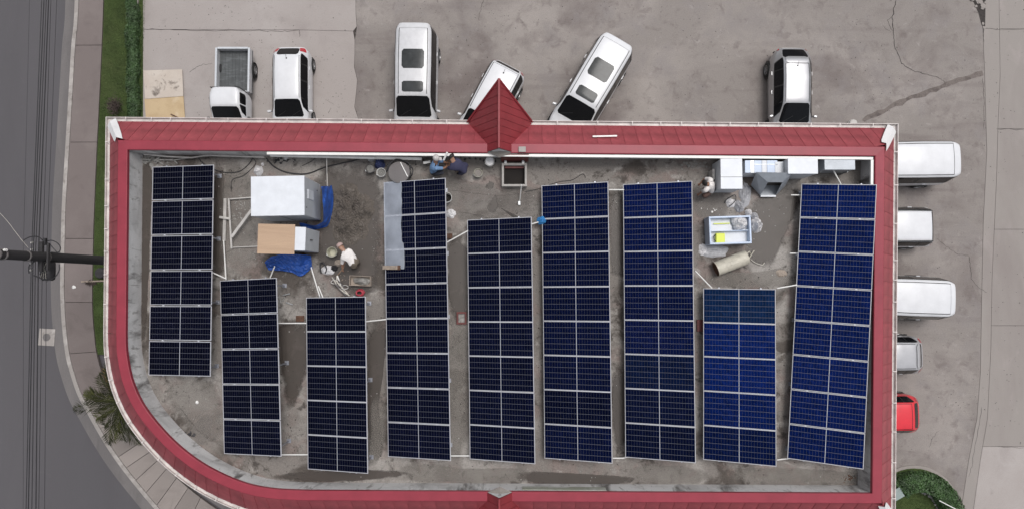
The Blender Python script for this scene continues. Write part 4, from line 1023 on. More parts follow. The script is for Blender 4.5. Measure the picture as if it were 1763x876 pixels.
# -- pickup: cab with nose, separate open load bed
CAB = [(0,.45,.66,.65,.74,1.10,.73,1.70,.62,.01),(.06,.40,.70,.65,.76,1.12,.74,1.75,.64,.02),(.45,.38,.71,.65,.77,1.12,.75,1.77,.64,.03),(.80,.38,.71,.65,.77,1.10,.75,1.74,.63,.03),
       (1.42,.38,.71,.65,.77,1.08,.74,1.14,.68,.03),(2.05,.38,.70,.62,.76,.98,.72,1.02,.64,.03),(2.30,.42,.66,.58,.72,.80,.68,.84,.58,.01),(2.34,.45,.62,.55,.68,.72,.64,.74,.56,.0)]
B = Body(CAB, .12, .12); Lc = B.L
rear = W(401, 83, .92)
pk = thing('pickup_truck', 'white single cab pickup truck with empty dark load bed', 'truck', (W(398, 118, 1.0).x + .02, rear.y - 2.17, 0), SOUTH)
cabx = 2.0 - 2.17
cab = meshobj('cab', B.mesh(M['car_white']), pk, (cabx + Lc/2 - .02, 0, 0))
B.patch(3.08, 3.93, -.93, .93, .005, 8, 12, .1).build('windscreen', M['glass'], cab, True)
for sd in (-1, 1):
    B.patch(1.4, 2.7, sd*1.12, sd*1.86, .005, 6, 5, .1).build('side_window', M['glass'], cab, True)
    B.patch(2.85, 3.4, sd*1.12, sd*1.86, .005, 6, 5, .1, 0, .2).build('side_window', M['glass'], cab, True)
    p = Vector(B.S(np.array([3.7]), np.array([sd*1.9]))[0]); mb = MB().bbox(-.03, .04, -.06, .07, -.09, .09, .02, Matrix.Translation(p + Vector((0, sd*.15, .08)))); mb.bar(p, p + Vector((0, sd*.12, .05)), .025, .025); mb.build('wing_mirror', M['trim'], cab)
    B.patch(5.2, 6.1, sd*1.3, sd*2.2, .006, 6, 6, .2).build('headlight', M['lamp_clear'], cab, True)
bed = MB(); x0, x1, hw = -2.17, -.20, .76
bed.box(x0, x1, -hw, hw, .52, .60)
bd = bed.build('bed_floor', M['bedmetal'], pk)
for i in range(9): MB().box(x0 + .06, x1 - .06, -.62 + i*.155 - .02, -.62 + i*.155 + .02, .60, .615).build('floor_rib', M['bedmetal'], bd)
for sd in (-1, 1):
    MB().bbox(x0, x1, sd*(hw-.03)-.03, sd*(hw-.03)+.03, .50, .92, .015).build('bed_side', M['car_pearl'], pk)
    MB().bbox(x0 - .012, x1 + .01, sd*(hw-.03)-.045, sd*(hw-.03)+.045, .922, .945, .01).build('bed_rail', M['box_grey'], pk)
    MB().bbox(-.03, .03, -.05, .05, .56, .78, .01, Matrix.Translation((x0 - .03, sd*.62, 0))).build('tail_light', M['lamp_red'], pk)
MB().bbox(x0 - .03, x0 + .03, -hw + .07, hw - .07, .54, .92, .01).build('tailgate', M['car_pearl'], pk)
MB().bbox(x0 - .045, x0 + .045, -hw + .08, hw - .08, .922, .94, .01).build('tailgate_rail', M['box_grey'], pk)
MB().box(x1 - .02, x1 + .02, -hw + .08, hw - .08, .54, 1.0).build('bed_front', M['car_pearl'], pk)
mb = MB()
for y in (-.5, 0, .5): mb.tube([(x1 + .02, y, .9), (x1 + .02, y, 1.72)], .015, 6)
mb.tube([(x1 + .02, -.62, .9), (x1 + .02, -.62, 1.70), (x1 + .02, .62, 1.70), (x1 + .02, .62, .9)], .02, 6); mb.build('headboard_rack', M['trim'], pk)
MB().box(-2.1, 2.0, -.35, .35, .34, .50).build('chassis', M['trim'], pk)
for x in (-1.35, 1.35):
    for sd in (-1, 1): wheel(pk, x, sd*.70, .29, .17)
    if x < 0:
        for sd in (-1, 1): MB().lathe([(.36, 0), (.36, .18), (.33, .18), (.33, .0)], 20, M=Matrix.Translation((x, sd*.70 - .09, .30)) @ Matrix.Rotation(-math.pi/2, 4, 'X'), cap0=False, cap1=False).build('mudguard', M['trim'], pk)
MB().bbox(-.05, .05, -.7, .7, .36, .52, .03, Matrix.Translation((2.14, 0, 0))).build('front_bumper', M['trim'], pk)
# ================================================================== UTILITY POLE AND CABLES
pb = Vector((-17.35, 1.03, 0)); PZ = 11.0
pole = thing('utility_pole', 'dark tapering utility pole standing between pavement and building', 'utility pole', pb)
MB().lathe([(.20, -.2), (.195, 2), (.185, 5), (.17, 8), (.155, PZ)], 14).build('shaft', M['pole'], pole, True)
for z in (5.55, 6.6, 7.75, 8.05): MB().lathe([(.19, z), (.20, z+.005), (.20, z+.06), (.19, z+.065)], 16).build('steel_band', M['gutter_cc'], pole)
mb = MB().box(-.06, .06, -.55, .55, 5.78, 5.90); mb.box(.17, .24, -.5, .5, 5.72, 5.82); mb.build('bracket', M['pole'], pole)
for i in range(5): MB().lathe([(.03, 0), (.045, .03), (.03, .06), (.045, .09), (.03, .12)], 10, c=(-.20, -.5 + i*.25, 6.0)).build('insulator', M['pvc_old'], pole)
mb = MB().lathe([(.035, 0), (.05, .04), (.035, .08), (.05, .12), (.03, .16)], 10, c=(.20, .14, 7.85)); mb.build('insulator', M['pvc'], pole)
MB().tube([(-.19, .02, z) for z in (.3, 3, 6, 9.5)], .014, 5).build('earth_wire', M['steel'], pole)
# splice enclosure hung on the south side
sc = W(75, 466, 5.6)
enc = thing('splice_enclosure', 'black ribbed cable splice drum hanging below the pole', 'cable enclosure', (sc.x, sc.y, 5.35))
mb = MB(); mb.lathe([(.17, -.36), (.24, -.30), (.25, 0), (.24, .30), (.17, .36)], 16, M=Matrix.Rotation(math.pi/2, 4, 'X')); mb.build('drum', M['cable'], enc, True)
mb = MB()
for k in range(5): mb.box(-.14, .12, -.26 + k*.12, -.22 + k*.12, .235, .262)
mb.build('rib', M['pole'], enc)
for k in range(3): MB().tube([(-.12 + k*.11, -.30, .255), (-.02 + k*.05, -.02, .275), (.10 - k*.09, .30, .26)], .006, 5).build('tie_wire', M['rope'], enc)
MB().bar((0, .34, .05), (0, .60, .25), .05, .03).build('hanger', M['steel'], enc)
# overhead cables: each runs the length of the road, sagging a little from the pole
zc = {0: 6.3, 1: 6.1, 2: 6.0, 3: 5.8, 4: 5.6, 5: 6.8, 6: 5.5}
CBL = [((70,0),(54,438),(43,876),.016,'thick'),((74,0),(57,438),(47,876),.019,'thick'),((78,0),(61,438),(53,876),.015,'thick'),((82,0),(66,438),(60,876),.020,'thick'),
       ((86,0),(73,438),(65,876),.011,'thin'),((49,0),(40,438),(38,876),.006,'very thin'),((96,0),(80,438),(75,876),.010,'thin')]
nm = ['leftmost of the four thick cables', 'second of the four thick cables', 'third of the four thick cables', 'rightmost of the four thick cables', 'thin cable just right of the thick bundle', 'hair thin wire left of the cable bundle', 'thin cable nearest the kerb']
for k, (a, b, c, r, kind) in enumerate(CBL):
    z = zc[k]; pa, pm, pc_ = W(*a, z - .25), W(*b, z), W(*c, z - .25)
    dA, dC = (pa - pm), (pc_ - pm); pts = []
    for s in np.linspace(2.6, 0, 14): pts.append(pm + dA*s - Vector((0, 0, .06*s*(4 - s)*.3)))
    for s in np.linspace(0, 2.6, 14)[1:]: pts.append(pm + dC*s - Vector((0, 0, .06*s*(4 - s)*.3)))
    o = MB().tube([p - pm for p in pts], r, 6).build('overhead_cable', M['cable'], loc=pm, smooth=True)
    tag(o, 'overhead cable running along the road, ' + nm[k], 'cable', 'overhead cables along the road')
def loop(pts, r, label, mat='cable', z=5.7, name='cable_loop', cat='cable'):
    P = catmull([W(x, y, z + (dz if dz else 0)) for (x, y, dz) in pts], 7); c = P[0].copy()
    o = MB().tube([p - c for p in P], r, 6).build(name, M[mat], loc=c, smooth=True); return tag(o, label, cat)
loop([(40,414,0),(52,408,.1),(66,408,.1),(76,415,0),(88,414,.1),(98,418,.1),(104,426,0),(101,434,-.1),(88,434,0)], .018, 'slack black cable loop above the pole, next to the kerb')
loop([(102,455,0),(102,464,.05),(97,474,.05),(88,481,0),(78,482,0),(66,477,0),(58,474,0)], .020, 'round slack black cable loop below the pole')
loop([(50,470,0),(50,458,.05),(55,452,0),(60,450,0)], .022, 'short bent black cable joining the bundle just below the pole')
loop([(78,416,0),(86,421,0),(94,430,0),(100,436,-.05)], .016, 'short black cable branch crossing inside the upper loop')
loop([(49,427,0),(38,414,.1),(24,396,.2),(10,378,.3),(-30,335,.6),(-160,190,1.8)], .007, 'pale thin drop wire leaving the pole towards the upper left', 'rope', 6.6)
tb = W(77, 416, 5.75)
o = MB().bbox(-.06, .06, -.13, .13, -.06, .06, .02).build('junction_box', M['cable'], loc=tb); tag(o, 'small black cable junction box hanging just above the pole', 'junction box')
# covered valve at the foot of the pole
vb = W(176, 470, .0)
sh2 = thing('pole_stub', 'round dark concrete stub beside the foot of the pole', 'stub', (vb.x, vb.y, -.01))
MB().lathe([(.24, -.05), (.24, .18), (.21, .22), (.05, .23)], 18).build('stub', M['pole'], sh2)
MB().bar((-.9, -.38, .06), (.5, -.33, .06), .07, .05).build('plank', M['timber'], sh2)
tw_ = W(157, 487, 0); mb = MB()
for k in range(46):
    a = random.uniform(0, 6.28); l = random.uniform(.08, .30); mb.tube([(random.uniform(-.25, .3), random.uniform(-.08, .08), .02), (math.cos(a)*l, math.sin(a)*l*.6, random.uniform(.03, .12))], .008, 4)
tag(mb.build('twig_pile', M['twig'], loc=tw_), 'little heap of dry twigs on the pavement by the pole', 'twigs')
o = crumple('litter', M['pvc'], W(127, 494, .005), .09, .08, .05, 'scrap of white litter on the pavement below the pole', 'litter', 9, 12)
# ================================================================== PALM
pc = W(196, 693, 0); pb = Vector((W(205, 692, 2.2).x + .15, W(205, 692, 2.2).y, 0))
palm = thing('palm_tree', 'bushy dark green palm beside the curved corner of the building', 'palm', pb)
MB().tube([(0, 0, -.1), (.03, .02, .7), (-.02, .03, 1.4), (0, 0, 2.05)], [.16, .13, .12, .14], 10).build('trunk', M['bark'], palm, True)
def frond(az, L, el, dry=False, droop=1.0, mid=False):
    d = Vector((math.cos(az), math.sin(az), 0)); base = Vector((0, 0, 2.05)); sp = []; N_ = 16
    for i in range(N_+1):
        t = i/N_; sp.append(base + d*(L*t*(1-.12*t)) + Vector((0, 0, L*(el*t - .62*droop*t*t))))
    mb = MB().tube(sp, [.022*(1 - .85*i/N_) for i in range(N_+1)], 5); side = Vector((-d.y, d.x, 0))
    for i in range(3, N_*3+1):
        t = i/(N_*3); k = min(int(t*N_), N_-1); p = sp[k].lerp(sp[k+1], t*N_ - k); ll = .58*math.sin(math.pi*min(1, .12 + t*.86))*random.uniform(.8, 1.15) + .06
        for s in (-1, 1):
            f = (d*1.0 + side*s*random.uniform(.45, .75) + Vector((0, 0, random.uniform(-.35, .25)))).normalized(); w = .010
            up = Vector((0, 0, 1)).cross(f).normalized()*w; m_ = p + f*ll*.45; e = p + f*ll - Vector((0, 0, ll*.25))
            mb.add([p, m_ + up, e, m_ - up], [(0, 1, 2, 3)])
    return mb.build('frond', M['frond_dry' if dry else 'frond_mid' if mid else 'frond'], palm)
for k in range(18):
    az = k*2.399 + random.uniform(-.2, .2)
    frond(az, random.uniform(1.7, 2.3), random.uniform(.25, .9), False, random.uniform(.8, 1.2), k % 3 == 0)
for az, L, el, dry in ((3.14, 2.7, .12, 0), (2.95, 2.3, .2, 0), (2.2, 2.1, .25, 1), (2.35, 2.0, .3, 0), (4.5, 2.1, .2, 0), (3.9, 1.9, .2, 0), (1.9, 2.0, .3, 0), (1.75, 1.5, .4, 0), (4.3, 1.8, .1, 0), (4.75, 1.7, .15, 0), (3.6, 1.7, .2, 0), (2.1, 1.6, .3, 0), (1.2, 1.6, .3, 0), (5.3, 1.5, .3, 0)):
    frond(az, L, el, bool(dry))
# ================================================================== ROUND HEDGE ISLAND
ic = W(1574, 880, 0)
isl = MB().lathe([(2.05, -.1), (2.05, .05), (1.95, .06)], 48, c=(ic.x, ic.y, 0)); tag(isl.build('island_kerb', M['lot_strip']), kind='structure')
tag(MB().lathe([(1.92, 0), (1.92, .075)], 40, c=(ic.x, ic.y, 0)).build('island_lawn', M['lawn']), kind='structure')
aa = rng.uniform(0, 6.28, 9000); rr = np.sqrt(rng.uniform(0, 1, 9000))*1.35
blades('island_grass', np.stack([ic.x + rr*np.cos(aa), ic.y + rr*np.sin(aa), np.full(9000, .075)], 1), .03, .07, .006, M['blade'], 'short lawn inside the round hedge at the lower right')
rh = thing('round_hedge', 'curved dark green clipped hedge round the lawn at the lower right', 'hedge', (ic.x, ic.y, 0))
A0, A1 = -.9, 2.25
def rfn(u, v):
    a = A0 + (A1 - A0)*u; c = Vector((math.cos(a)*1.44, math.sin(a)*1.44, .06)); o_ = Vector((math.cos(a), math.sin(a), 0)); hw, hh = .42, .55; w = v*3
    if w < 1: return c - o_*hw + Vector((0, 0, w*hh)), -o_ + Vector((0, 0, .2))
    if w < 2: return c + o_*(-hw + 2*hw*(w-1)) + Vector((0, 0, hh)), Vector((0, 0, 1))
    return c + o_*hw + Vector((0, 0, hh*(3-w))), o_ + Vector((0, 0, .2))
leaf_cloud(*hedge_pts(15000, rfn, .14), .040, M['hedge2'], 'foliage', rh)
mb = MB(); rows = []
for i in range(25):
    a = A0 + (A1-A0)*i/24; o_ = Vector((math.cos(a), math.sin(a), 0)); rows.append([o_*(1.5-.26) + Vector((0,0,.1)), o_*(1.5-.26) + Vector((0,0,.5)), o_*(1.5+.26) + Vector((0,0,.5)), o_*(1.5+.26) + Vector((0,0,.1))])
mb.v = [tuple(p) for r_ in rows for p in r_]; mb.f = [(4*i+j, 4*i+(j+1) % 4, 4*i+4+(j+1) % 4, 4*i+4+j) for i in range(24) for j in range(4)] + [(0,1,2,3), (99,98,97,96)]
mb.build('inner_foliage', M['hedge2'], rh)
mb = MB()
for i in range(30):
    a = A0 + (A1-A0)*random.random(); p = Vector((math.cos(a)*1.5, math.sin(a)*1.5, .05)); mb.tube([p, p + Vector((random.uniform(-.1, .1), random.uniform(-.1, .1), .5))], .012, 4)
mb.build('stems', M['twig'], rh)
for k in range(26):
    a = A0 + (A1-A0)*(k+.5)/26; r_ = .96 + random.uniform(-.05, .05); s = random.uniform(.05, .11)
    poly = [(s*random.uniform(.6, 1.1)*math.cos(j*1.047), s*random.uniform(.6, 1.1)*math.sin(j*1.047)) for j in range(6)]
    o = MB().prism(poly, 0, random.uniform(.05, .10)).build('edging_stone', M['debris'], loc=(ic.x + math.cos(a)*r_, ic.y + math.sin(a)*r_, .07)); o.parent = rh; o.location = (math.cos(a)*r_, math.sin(a)*r_, .07)
sp_ = W(1540, 846, .3)
sg = thing('metal_plate', 'small pale metal plate standing on the lawn beside the gutter', 'plate', (sp_.x, sp_.y, .07))
MB().box(-.26, .20, -.22, .22, .50, .53, Matrix.Rotation(.5, 4, 'Z')).build('plate', M['icebox_grey'], sg)
for x, y in ((-.15, -.15), (.15, .15)): MB().bar((x, y, 0), (x, y, .50), .04, .04).build('leg', M['steel'], sg)
a, b = W(1617, 861, .75), W(1646, 876, .62)
o = MB().tube([Vector((0, 0, 0)), b - a, (b - a)*1.8], .022, 6).build('white_pipe', M['pvc'], loc=a); tag(o, 'thin white pipe lying on the curved hedge', 'pipe')
# ================================================================== THINGS ON THE ROOF
def WR(px, py, h=0.0): return W(px, py, R + h)
def rods(pts, r, label, mat='pvc', name='conduit', cat='pipe', n=7, group=None):
    P = [WR(x, y, h) for (x, y, h) in pts]; c = P[0].copy(); c.z = R
    o = MB().tube([p - c for p in P], r, n).build(name, M[mat], loc=c); return tag(o, label, cat, group)
G = 'white conduits linking the panel columns'
for (pts, lab) in [
    ([(362,467,.45),(390,480,.40)], 'short white conduit from the leftmost to the second panel column'),
    ([(385,414,.10),(389,482,.25)], 'upright white pipe lying left of the box area, ending at the second column'),
    ([(475,556,.30),(529,556,.30)], 'white conduit between the second and third panel columns, upper one'),
    ([(480,782,.25),(530,782,.25)], 'white conduit between the second and third panel columns near the curved wall'),
    ([(630,553,.35),(668,549,.35)], 'white conduit between the third and fourth panel columns'),
    ([(768,418,.35),(808,396,.40)], 'slanting white conduit between the fourth and fifth panel columns'),
    ([(773,784,.25),(810,784,.25)], 'white conduit at the bottom between the fourth and fifth panel columns'),
    ([(915,386,.45),(936,380,.45)], 'stub of white conduit beside the blue bag'),
    ([(1048,327,.40),(1076,327,.40)], 'short white conduit between the tops of the sixth and seventh columns'),
    ([(1055,788,.25),(1072,788,.25),(1084,785,.25)], 'bent white conduit at the bottom between the sixth and seventh columns'),
    ([(1197,466,.45),(1226,496,.40)], 'slanting white conduit from the seventh column to the top of the eighth'),
    ([(1338,496,.45),(1372,490,.40)], 'short white conduit between the eighth column and the rightmost one'),
    ([(1338,791,.25),(1362,788,.30)], 'short white conduit at the bottom left of the rightmost column'),
    ([(1435,294,.6),(1448,318,.5)], 'slanting white stay below the box in the top right corner'),
    ([(1362,336,.25),(1380,336,.30)], 'white conduit stub poking out left of the rightmost column, upper one'),
    ([(1360,436,.25),(1374,436,.30)], 'white conduit stub poking out left of the rightmost column, lower one'),
    ([(535,458,.08),(551,512,.12)], 'long thin white rod lying above the third panel column'),
    ([(548,492,.06),(556,512,.12)], 'short thin white rod lying beside the long rod above the third column'),
    ([(465,478,.20),(473,458,.35)], 'short white stay between the blue tarp and the second column')]:
    rods(pts, .022, lab, group=G)
rods([(562,266,.5),(563,300,.03),(564,330,.03)], .02, 'narrow pale pipe running from the north wall towards the big cabinet', 'pvc_old')
rods([(898,318,.55),(895,345,.03)], .016, 'thin white handle of a tool lying below the roof hatch', 'pvc')
o = MB().bbox(-.05, .05, -.08, .08, 0, .05, .02).build('tool_head', M['steel'], loc=WR(894, 350)); tag(o, 'small dark tool head lying below the roof hatch', 'tool')
# ---- long conduits and boards along the north wall
rods([(466,268,.55),(560,270,.55),(645,272,.55)], .05, 'long white pipe lying along the foot of the north wall', n=8)
p0, p1 = WR(643, 272, .5), WR(726, 274, .5)
o = MB().bar(p0 - p0, p1 - p0, .09, .06).build('white_trim', M['pvc'], loc=p0); tag(o, 'white length of trim leaning on the north wall behind the grey drum', 'trim')
rods([(248,266,.3),(288,270,.3),(330,272,.2),(355,268,.3),(455,271,.3)], .028, 'old grey pipe along the wall in the top left corner', 'pvc_old')
rods([(268,275,.06),(300,276,.06),(340,270,.1),(372,268,.1)], .024, 'second grey pipe just below the old pipe in the top left corner', 'pvc_old')
def hose(pts, r, label, mat='cable'):
    P = catmull([WR(x, y, h) for (x, y, h) in pts], 6); c = P[0].copy(); c.z = R
    o = MB().tube([p - c for p in P], r, 6).build('hose', M[mat], loc=c, smooth=True); return tag(o, label, 'hose')
hose([(458,272,.1),(470,286,.03),(490,296,.03),(515,300,.03),(534,298,.03),(560,288,.03),(590,281,.03),(612,276,.05),(626,268,.3)], .022, 'black hose curving above the big white cabinet')
hose([(340,270,.2),(352,283,.03),(380,296,.03),(410,296,.03),(428,283,.03),(436,270,.2)], .014, 'thin black cable drooping along the wall right of the leftmost column')
hose([(432,270,.1),(440,282,.03),(420,302,.03),(400,310,.03),(398,330,.03)], .010, 'thin dark cable trailing left of the big white cabinet')
hose([(520,286,.03),(536,278,.03),(544,271,.1)], .010, 'short dark cable by the wall above the big white cabinet')
hose([(905,330,.02),(925,326,.02),(960,314,.02),(985,310,.02),(1003,300,.02),(1008,306,.02)], .009, 'thin dark cable lying at the top of the sixth column')
# ---- rubble and junk piles
def chunks(name, cx, cy, sx, sy, n_, smin, smax, mat, label, seed, flat=.5):
    rs = random.Random(seed); root = thing(name, label, 'rubble', WR(cx, cy))
    ms = []
    for q in range(5):
        k = 6; poly = [(rs.uniform(.6, 1.1)*math.cos(j*6.283/k), rs.uniform(.6, 1.1)*math.sin(j*6.283/k)) for j in range(k)]
        mb = MB(); top = [(x*.7, y*.7, flat) for x, y in poly]; mb.add([(x, y, -.05) for x, y in poly] + top, [tuple(range(k-1, -1, -1)), tuple(range(k, 2*k))] + [(i, (i+1) % k, k+(i+1) % k, k+i) for i in range(k)])
        ms.append(mb.mesh('chunk', mat))
    for _ in range(n_):
        o = meshobj('chunk', rs.choice(ms), root, (rs.gauss(0, sx), rs.gauss(0, sy), 0), (rs.uniform(-.3, .3), rs.uniform(-.3, .3), rs.uniform(0, 6)))
        s = rs.uniform(smin, smax); o.scale = (s, s, s*rs.uniform(.5, 1))
    return root
rp = chunks('rubble_heap', 258, 278, .24, .13, 46, .03, .10, M['debris'], 'heap of pale rubble and broken mortar in the top left corner of the roof', 1)
for k in range(9):
    a = WR(250 + k*5 + random.uniform(-4, 4), 268 + random.uniform(-2, 10), .10) - rp.location; b = a + Vector((random.uniform(-.3, .4), random.uniform(-.3, .2), random.uniform(-.05, .1))); MB().bar(a, b, .035, .02).build('splinter', M['debris'], rp)
chunks('wall_debris', 486, 277, .30, .07, 26, .02, .07, M['cable'], 'dark clutter of fittings at the wall above the big white cabinet', 2)
chunks('scrap_heap', 482, 516, .10, .07, 16, .02, .06, M['debris'], 'small heap of pale scraps right of the second panel column', 3)
for (x, y, k) in ((487,508,0),(492,520,1)):
    a, b = WR(x, y, .06), WR(x + 12, y + (4 if k else -3), .06); o = MB().bar(a - a, b - a, .035, .025).build('metal_offcut', M['steel'], loc=a); tag(o, ('lower' if k else 'upper') + ' thin metal offcut beside the second panel column', 'offcut')
chunks('dark_clutter', 830, 274, .35, .05, 20, .02, .06, M['cable'], 'dark clutter along the wall between the workers and the roof hatch', 4)
chunks('mortar_crumbs', 1196, 286, .25, .06, 30, .02, .07, M['debris'], 'crumbled mortar along the wall above the seventh column', 5)
chunks('corner_litter', 1462, 822, .12, .07, 14, .02, .05, M['rust'], 'dark litter in the bottom right corner of the roof', 6)
chunks('white_crumbs', 1222, 363, .16, .06, 6, .02, .05, M['pvc'], 'few white lumps above the open freezer', 7)
o = crumple('litter', M['pvc'], WR(339, 692), .06, .06, .05, 'lone scrap of white litter on the bare roof near the curve', 'litter', 5, 12)
dr = WR(326, 748); o = chunks('drain_debris', 326, 748, .09, .06, 12, .03, .08, M['cable'], 'black debris in the drain at the curved parapet', 8)
# ---- big cabinet
def cabinet(name, label, cat, px0, px1, py0, py1, h, mt, msd, rot=0.0):
    a, b = WR(px0, py0, h), WR(px1, py1, h); cx, cy = (a.x+b.x)/2, (a.y+b.y)/2; w, d = abs(b.x-a.x), abs(a.y-b.y)
    root = thing(name, label, cat, (cx, cy, R), rot)
    MB().bbox(-w/2, w/2, -d/2, d/2, .10, h-.03, .012).build('carcass', msd, root)
    MB().bbox(-w/2-.012, w/2+.012, -d/2-.012, d/2+.012, h-.03, h, .01).build('top', mt, root)
    return root, w, d
cb, w, d = cabinet('equipment_cabinet', 'large white metal cabinet standing beside the blue tarp', 'cabinet', 433, 523, 304, 371, 2.0, M['box_white'], M['box_grey'], .02)
MB().box(w/2+.001, w/2+.02, -.05, .25, 1.0, 1.6).build('label_plate', M['box_white'], cb)
for s in (-1, 1): MB().box(-w/2+.05, -w/2+.15, s*(d/2-.12)-.05, s*(d/2-.12)+.05, 0, .10).build('foot', M['trim'], cb); MB().box(w/2-.15, w/2-.05, s*(d/2-.12)-.05, s*(d/2-.12)+.05, 0, .10).build('foot', M['trim'], cb)
for k in range(2): MB().lathe([(.02, 0), (.015, .02)], 8, M=Matrix.Translation((w/2, -.35 + k*.7, 1.75 - k*1.2)) @ Matrix.Rotation(math.pi/2, 4, 'Y')).build('bolt', M['trim'], cb)
MB().bar((0, -d/2-.004, .15), (0, -d/2-.004, 1.9), .012, .006).build('door_seam', M['trim'], cb)
c2, w, d = cabinet('electrical_cabinet', 'smaller grey cabinet below the big one, half covered by a plywood sheet', 'cabinet', 470, 525, 391, 430, 1.7, M['box_white'], M['box_grey'], -.03)
MB().bar((w/2+.03, 0, 1.0), (w/2+.03, 0, 1.2), .03, .03).build('handle', M['trim'], c2)
for s in (-1, 1):
    for q in (-1, 1): MB().box(q*(w/2-.1)-.04, q*(w/2-.1)+.04, s*(d/2-.1)-.04, s*(d/2-.1)+.04, 0, .10).build('foot', M['trim'], c2)
a, b = WR(444, 386, 1.72), WR(507, 437, 1.72); root = thing('plywood_sheet', 'brown plywood sheet lying on top of the smaller cabinet', 'plywood', ((a.x+b.x)/2, (a.y+b.y)/2, R + 1.70), -.02)
MB().bbox(-(b.x-a.x)/2, (b.x-a.x)/2, -(a.y-b.y)/2, (a.y-b.y)/2, .005, .024, .004).build('sheet', M['ply'], root)
MB().box(-(b.x-a.x)/2+.02, -(b.x-a.x)/2+.08, -(a.y-b.y)/2+.02, (a.y-b.y)/2-.02, -.04, .004).build('batten', M['timber'], root)
# prop under the free end of the plywood
# blue tarps
def tarp(name, pts, hts, label, seed):
    """draped sheet between a row of (near, far) photo points with heights, folded"""
    nu, nv = 34, 16; near = catmull([WR(x, y, h) for (x, y), h in zip(pts[0], hts[0])], 8); far = catmull([WR(x, y, h) for (x, y), h in zip(pts[1], hts[1])], 8)
    def at(l, t): f = t*(len(l)-1); i = min(int(f), len(l)-2); return l[i].lerp(l[i+1], f-i)
    vs = []
    for i in range(nu+1):
        for j in range(nv+1):
            u, v = i/nu, j/nv; p = at(near, u).lerp(at(far, u), v)
            f = N3((u*7 + v*1.5, v*2.2, seed)); g2 = abs(N3((u*15 - v*4, v*5 + u*3, seed + 4)))
            p = p + Vector((.05*f, .05*N3((u*5, v*6, seed+2)), .11*f + .09*g2)); p.z = max(p.z, R + .01); vs.append(p)
    c = vs[len(vs)//2].copy(); c.z = R
    mb = MB().add([p - c for p in vs], [(i*(nv+1)+j, i*(nv+1)+j+1, (i+1)*(nv+1)+j+1, (i+1)*(nv+1)+j) for i in range(nu) for j in range(nv)])
    o = mb.build(name, M['tarp'], loc=c); return tag(o, label, 'tarp')
tarp('tarpaulin', ([(553,322),(556,350),(556,380),(540,388),(515,384)], [(572,320),(574,348),(568,382),(556,393),(520,398)]), ([1.1,1.0,.8,.5,.35], [.15,.1,.05,.05,.03]), 'blue tarp hanging behind the right side of the big cabinet', 3)
tarp('tarpaulin', ([(456,452),(470,440),(490,437),(512,438),(536,440)], [(462,464),(480,466),(500,468),(520,474),(538,462)]), ([.05,.5,.6,.55,.2], [.03,.12,.15,.1,.03]), 'crumpled bright blue tarp below the plywood sheet', 11)
crumple('dark_cloth', M['rust'], WR(522, 450), .22, .28, .30, 'dark brown cloth beside the crumpled blue tarp', 'cloth', 15)
crumple('plastic_bag', M['whitebag'], WR(445, 294), .17, .18, .22, 'white tied plastic bag above the big white cabinet', 'bag', 21)
crumple('plastic_bag', M['whitebag'], WR(492, 271), .09, .10, .15, 'small pale bag against the wall above the big white cabinet', 'bag', 22)
o = crumple('plastic_bag', M['whitebag'], WR(452, 283), .06, .06, .06, 'tiny white scrap of plastic between wall and white bag', 'bag', 23, 12)
# metal frame left of the cabinets
fr_ = thing('scrap_frame_bars', 'grey steel frame of angle bars lying left of the cabinets', 'frame', WR(396, 390)); fo = fr_.location
for (a, b, h0, h1, w) in [((394,342),(399,428),.12,.10,.06),((388,342),(386,415),.05,.05,.10),((399,408),(436,358),.30,.30,.09),((396,343),(436,340),.08,.08,.04),((400,426),(445,424),.06,.06,.03),((378,374),(397,377),.15,.15,.08)]:
    MB().bar(WR(*a, h0) - fo, WR(*b, h1) - fo, w, .05).build('bar', M['pvc_old'], fr_)
# sand mound
def mound(cx, cy, rx, ry, h, label, seed):
    vs = []; fs = []; n = 90; rings = 40; c = WR(cx, cy)
    for i in range(rings+1):
        t = i/rings
        for k in range(n):
            q = 6.28318*k/n; e = (math.cos(q), math.sin(q)); rr = 1 + .24*N3((e[0]*1.5, e[1]*1.5, seed)) + .14*N3((e[0]*5, e[1]*5, seed)) + .08*N3((e[0]*14, e[1]*14, seed)); x, y = e[0]*rx*rr*t, e[1]*ry*rr*t
            z = h*(1-t**1.3) * (.55 + .8*N3((x*1.6, y*1.6, seed))) + (.10*N3((x*4, y*4, seed)) + .08*abs(N3((x*10, y*10, seed))) + .05*N3((x*24, y*24, seed)))*(1-t**4); vs.append((x, y, max(z, -.01) + .004 if t < 1 else -.02))
    for i in range(rings):
        for k in range(n): fs.append((i*n+k, i*n+(k+1) % n, (i+1)*n+(k+1) % n, (i+1)*n+k))
    o = MB().add(vs, fs).build('sand_mound', M['sand'], None, False, loc=c); return tag(o, label, 'sand pile')
mound(604, 372, .78, 1.05, .32, 'low mound of dark wet sand right of the blue tarp', 2)
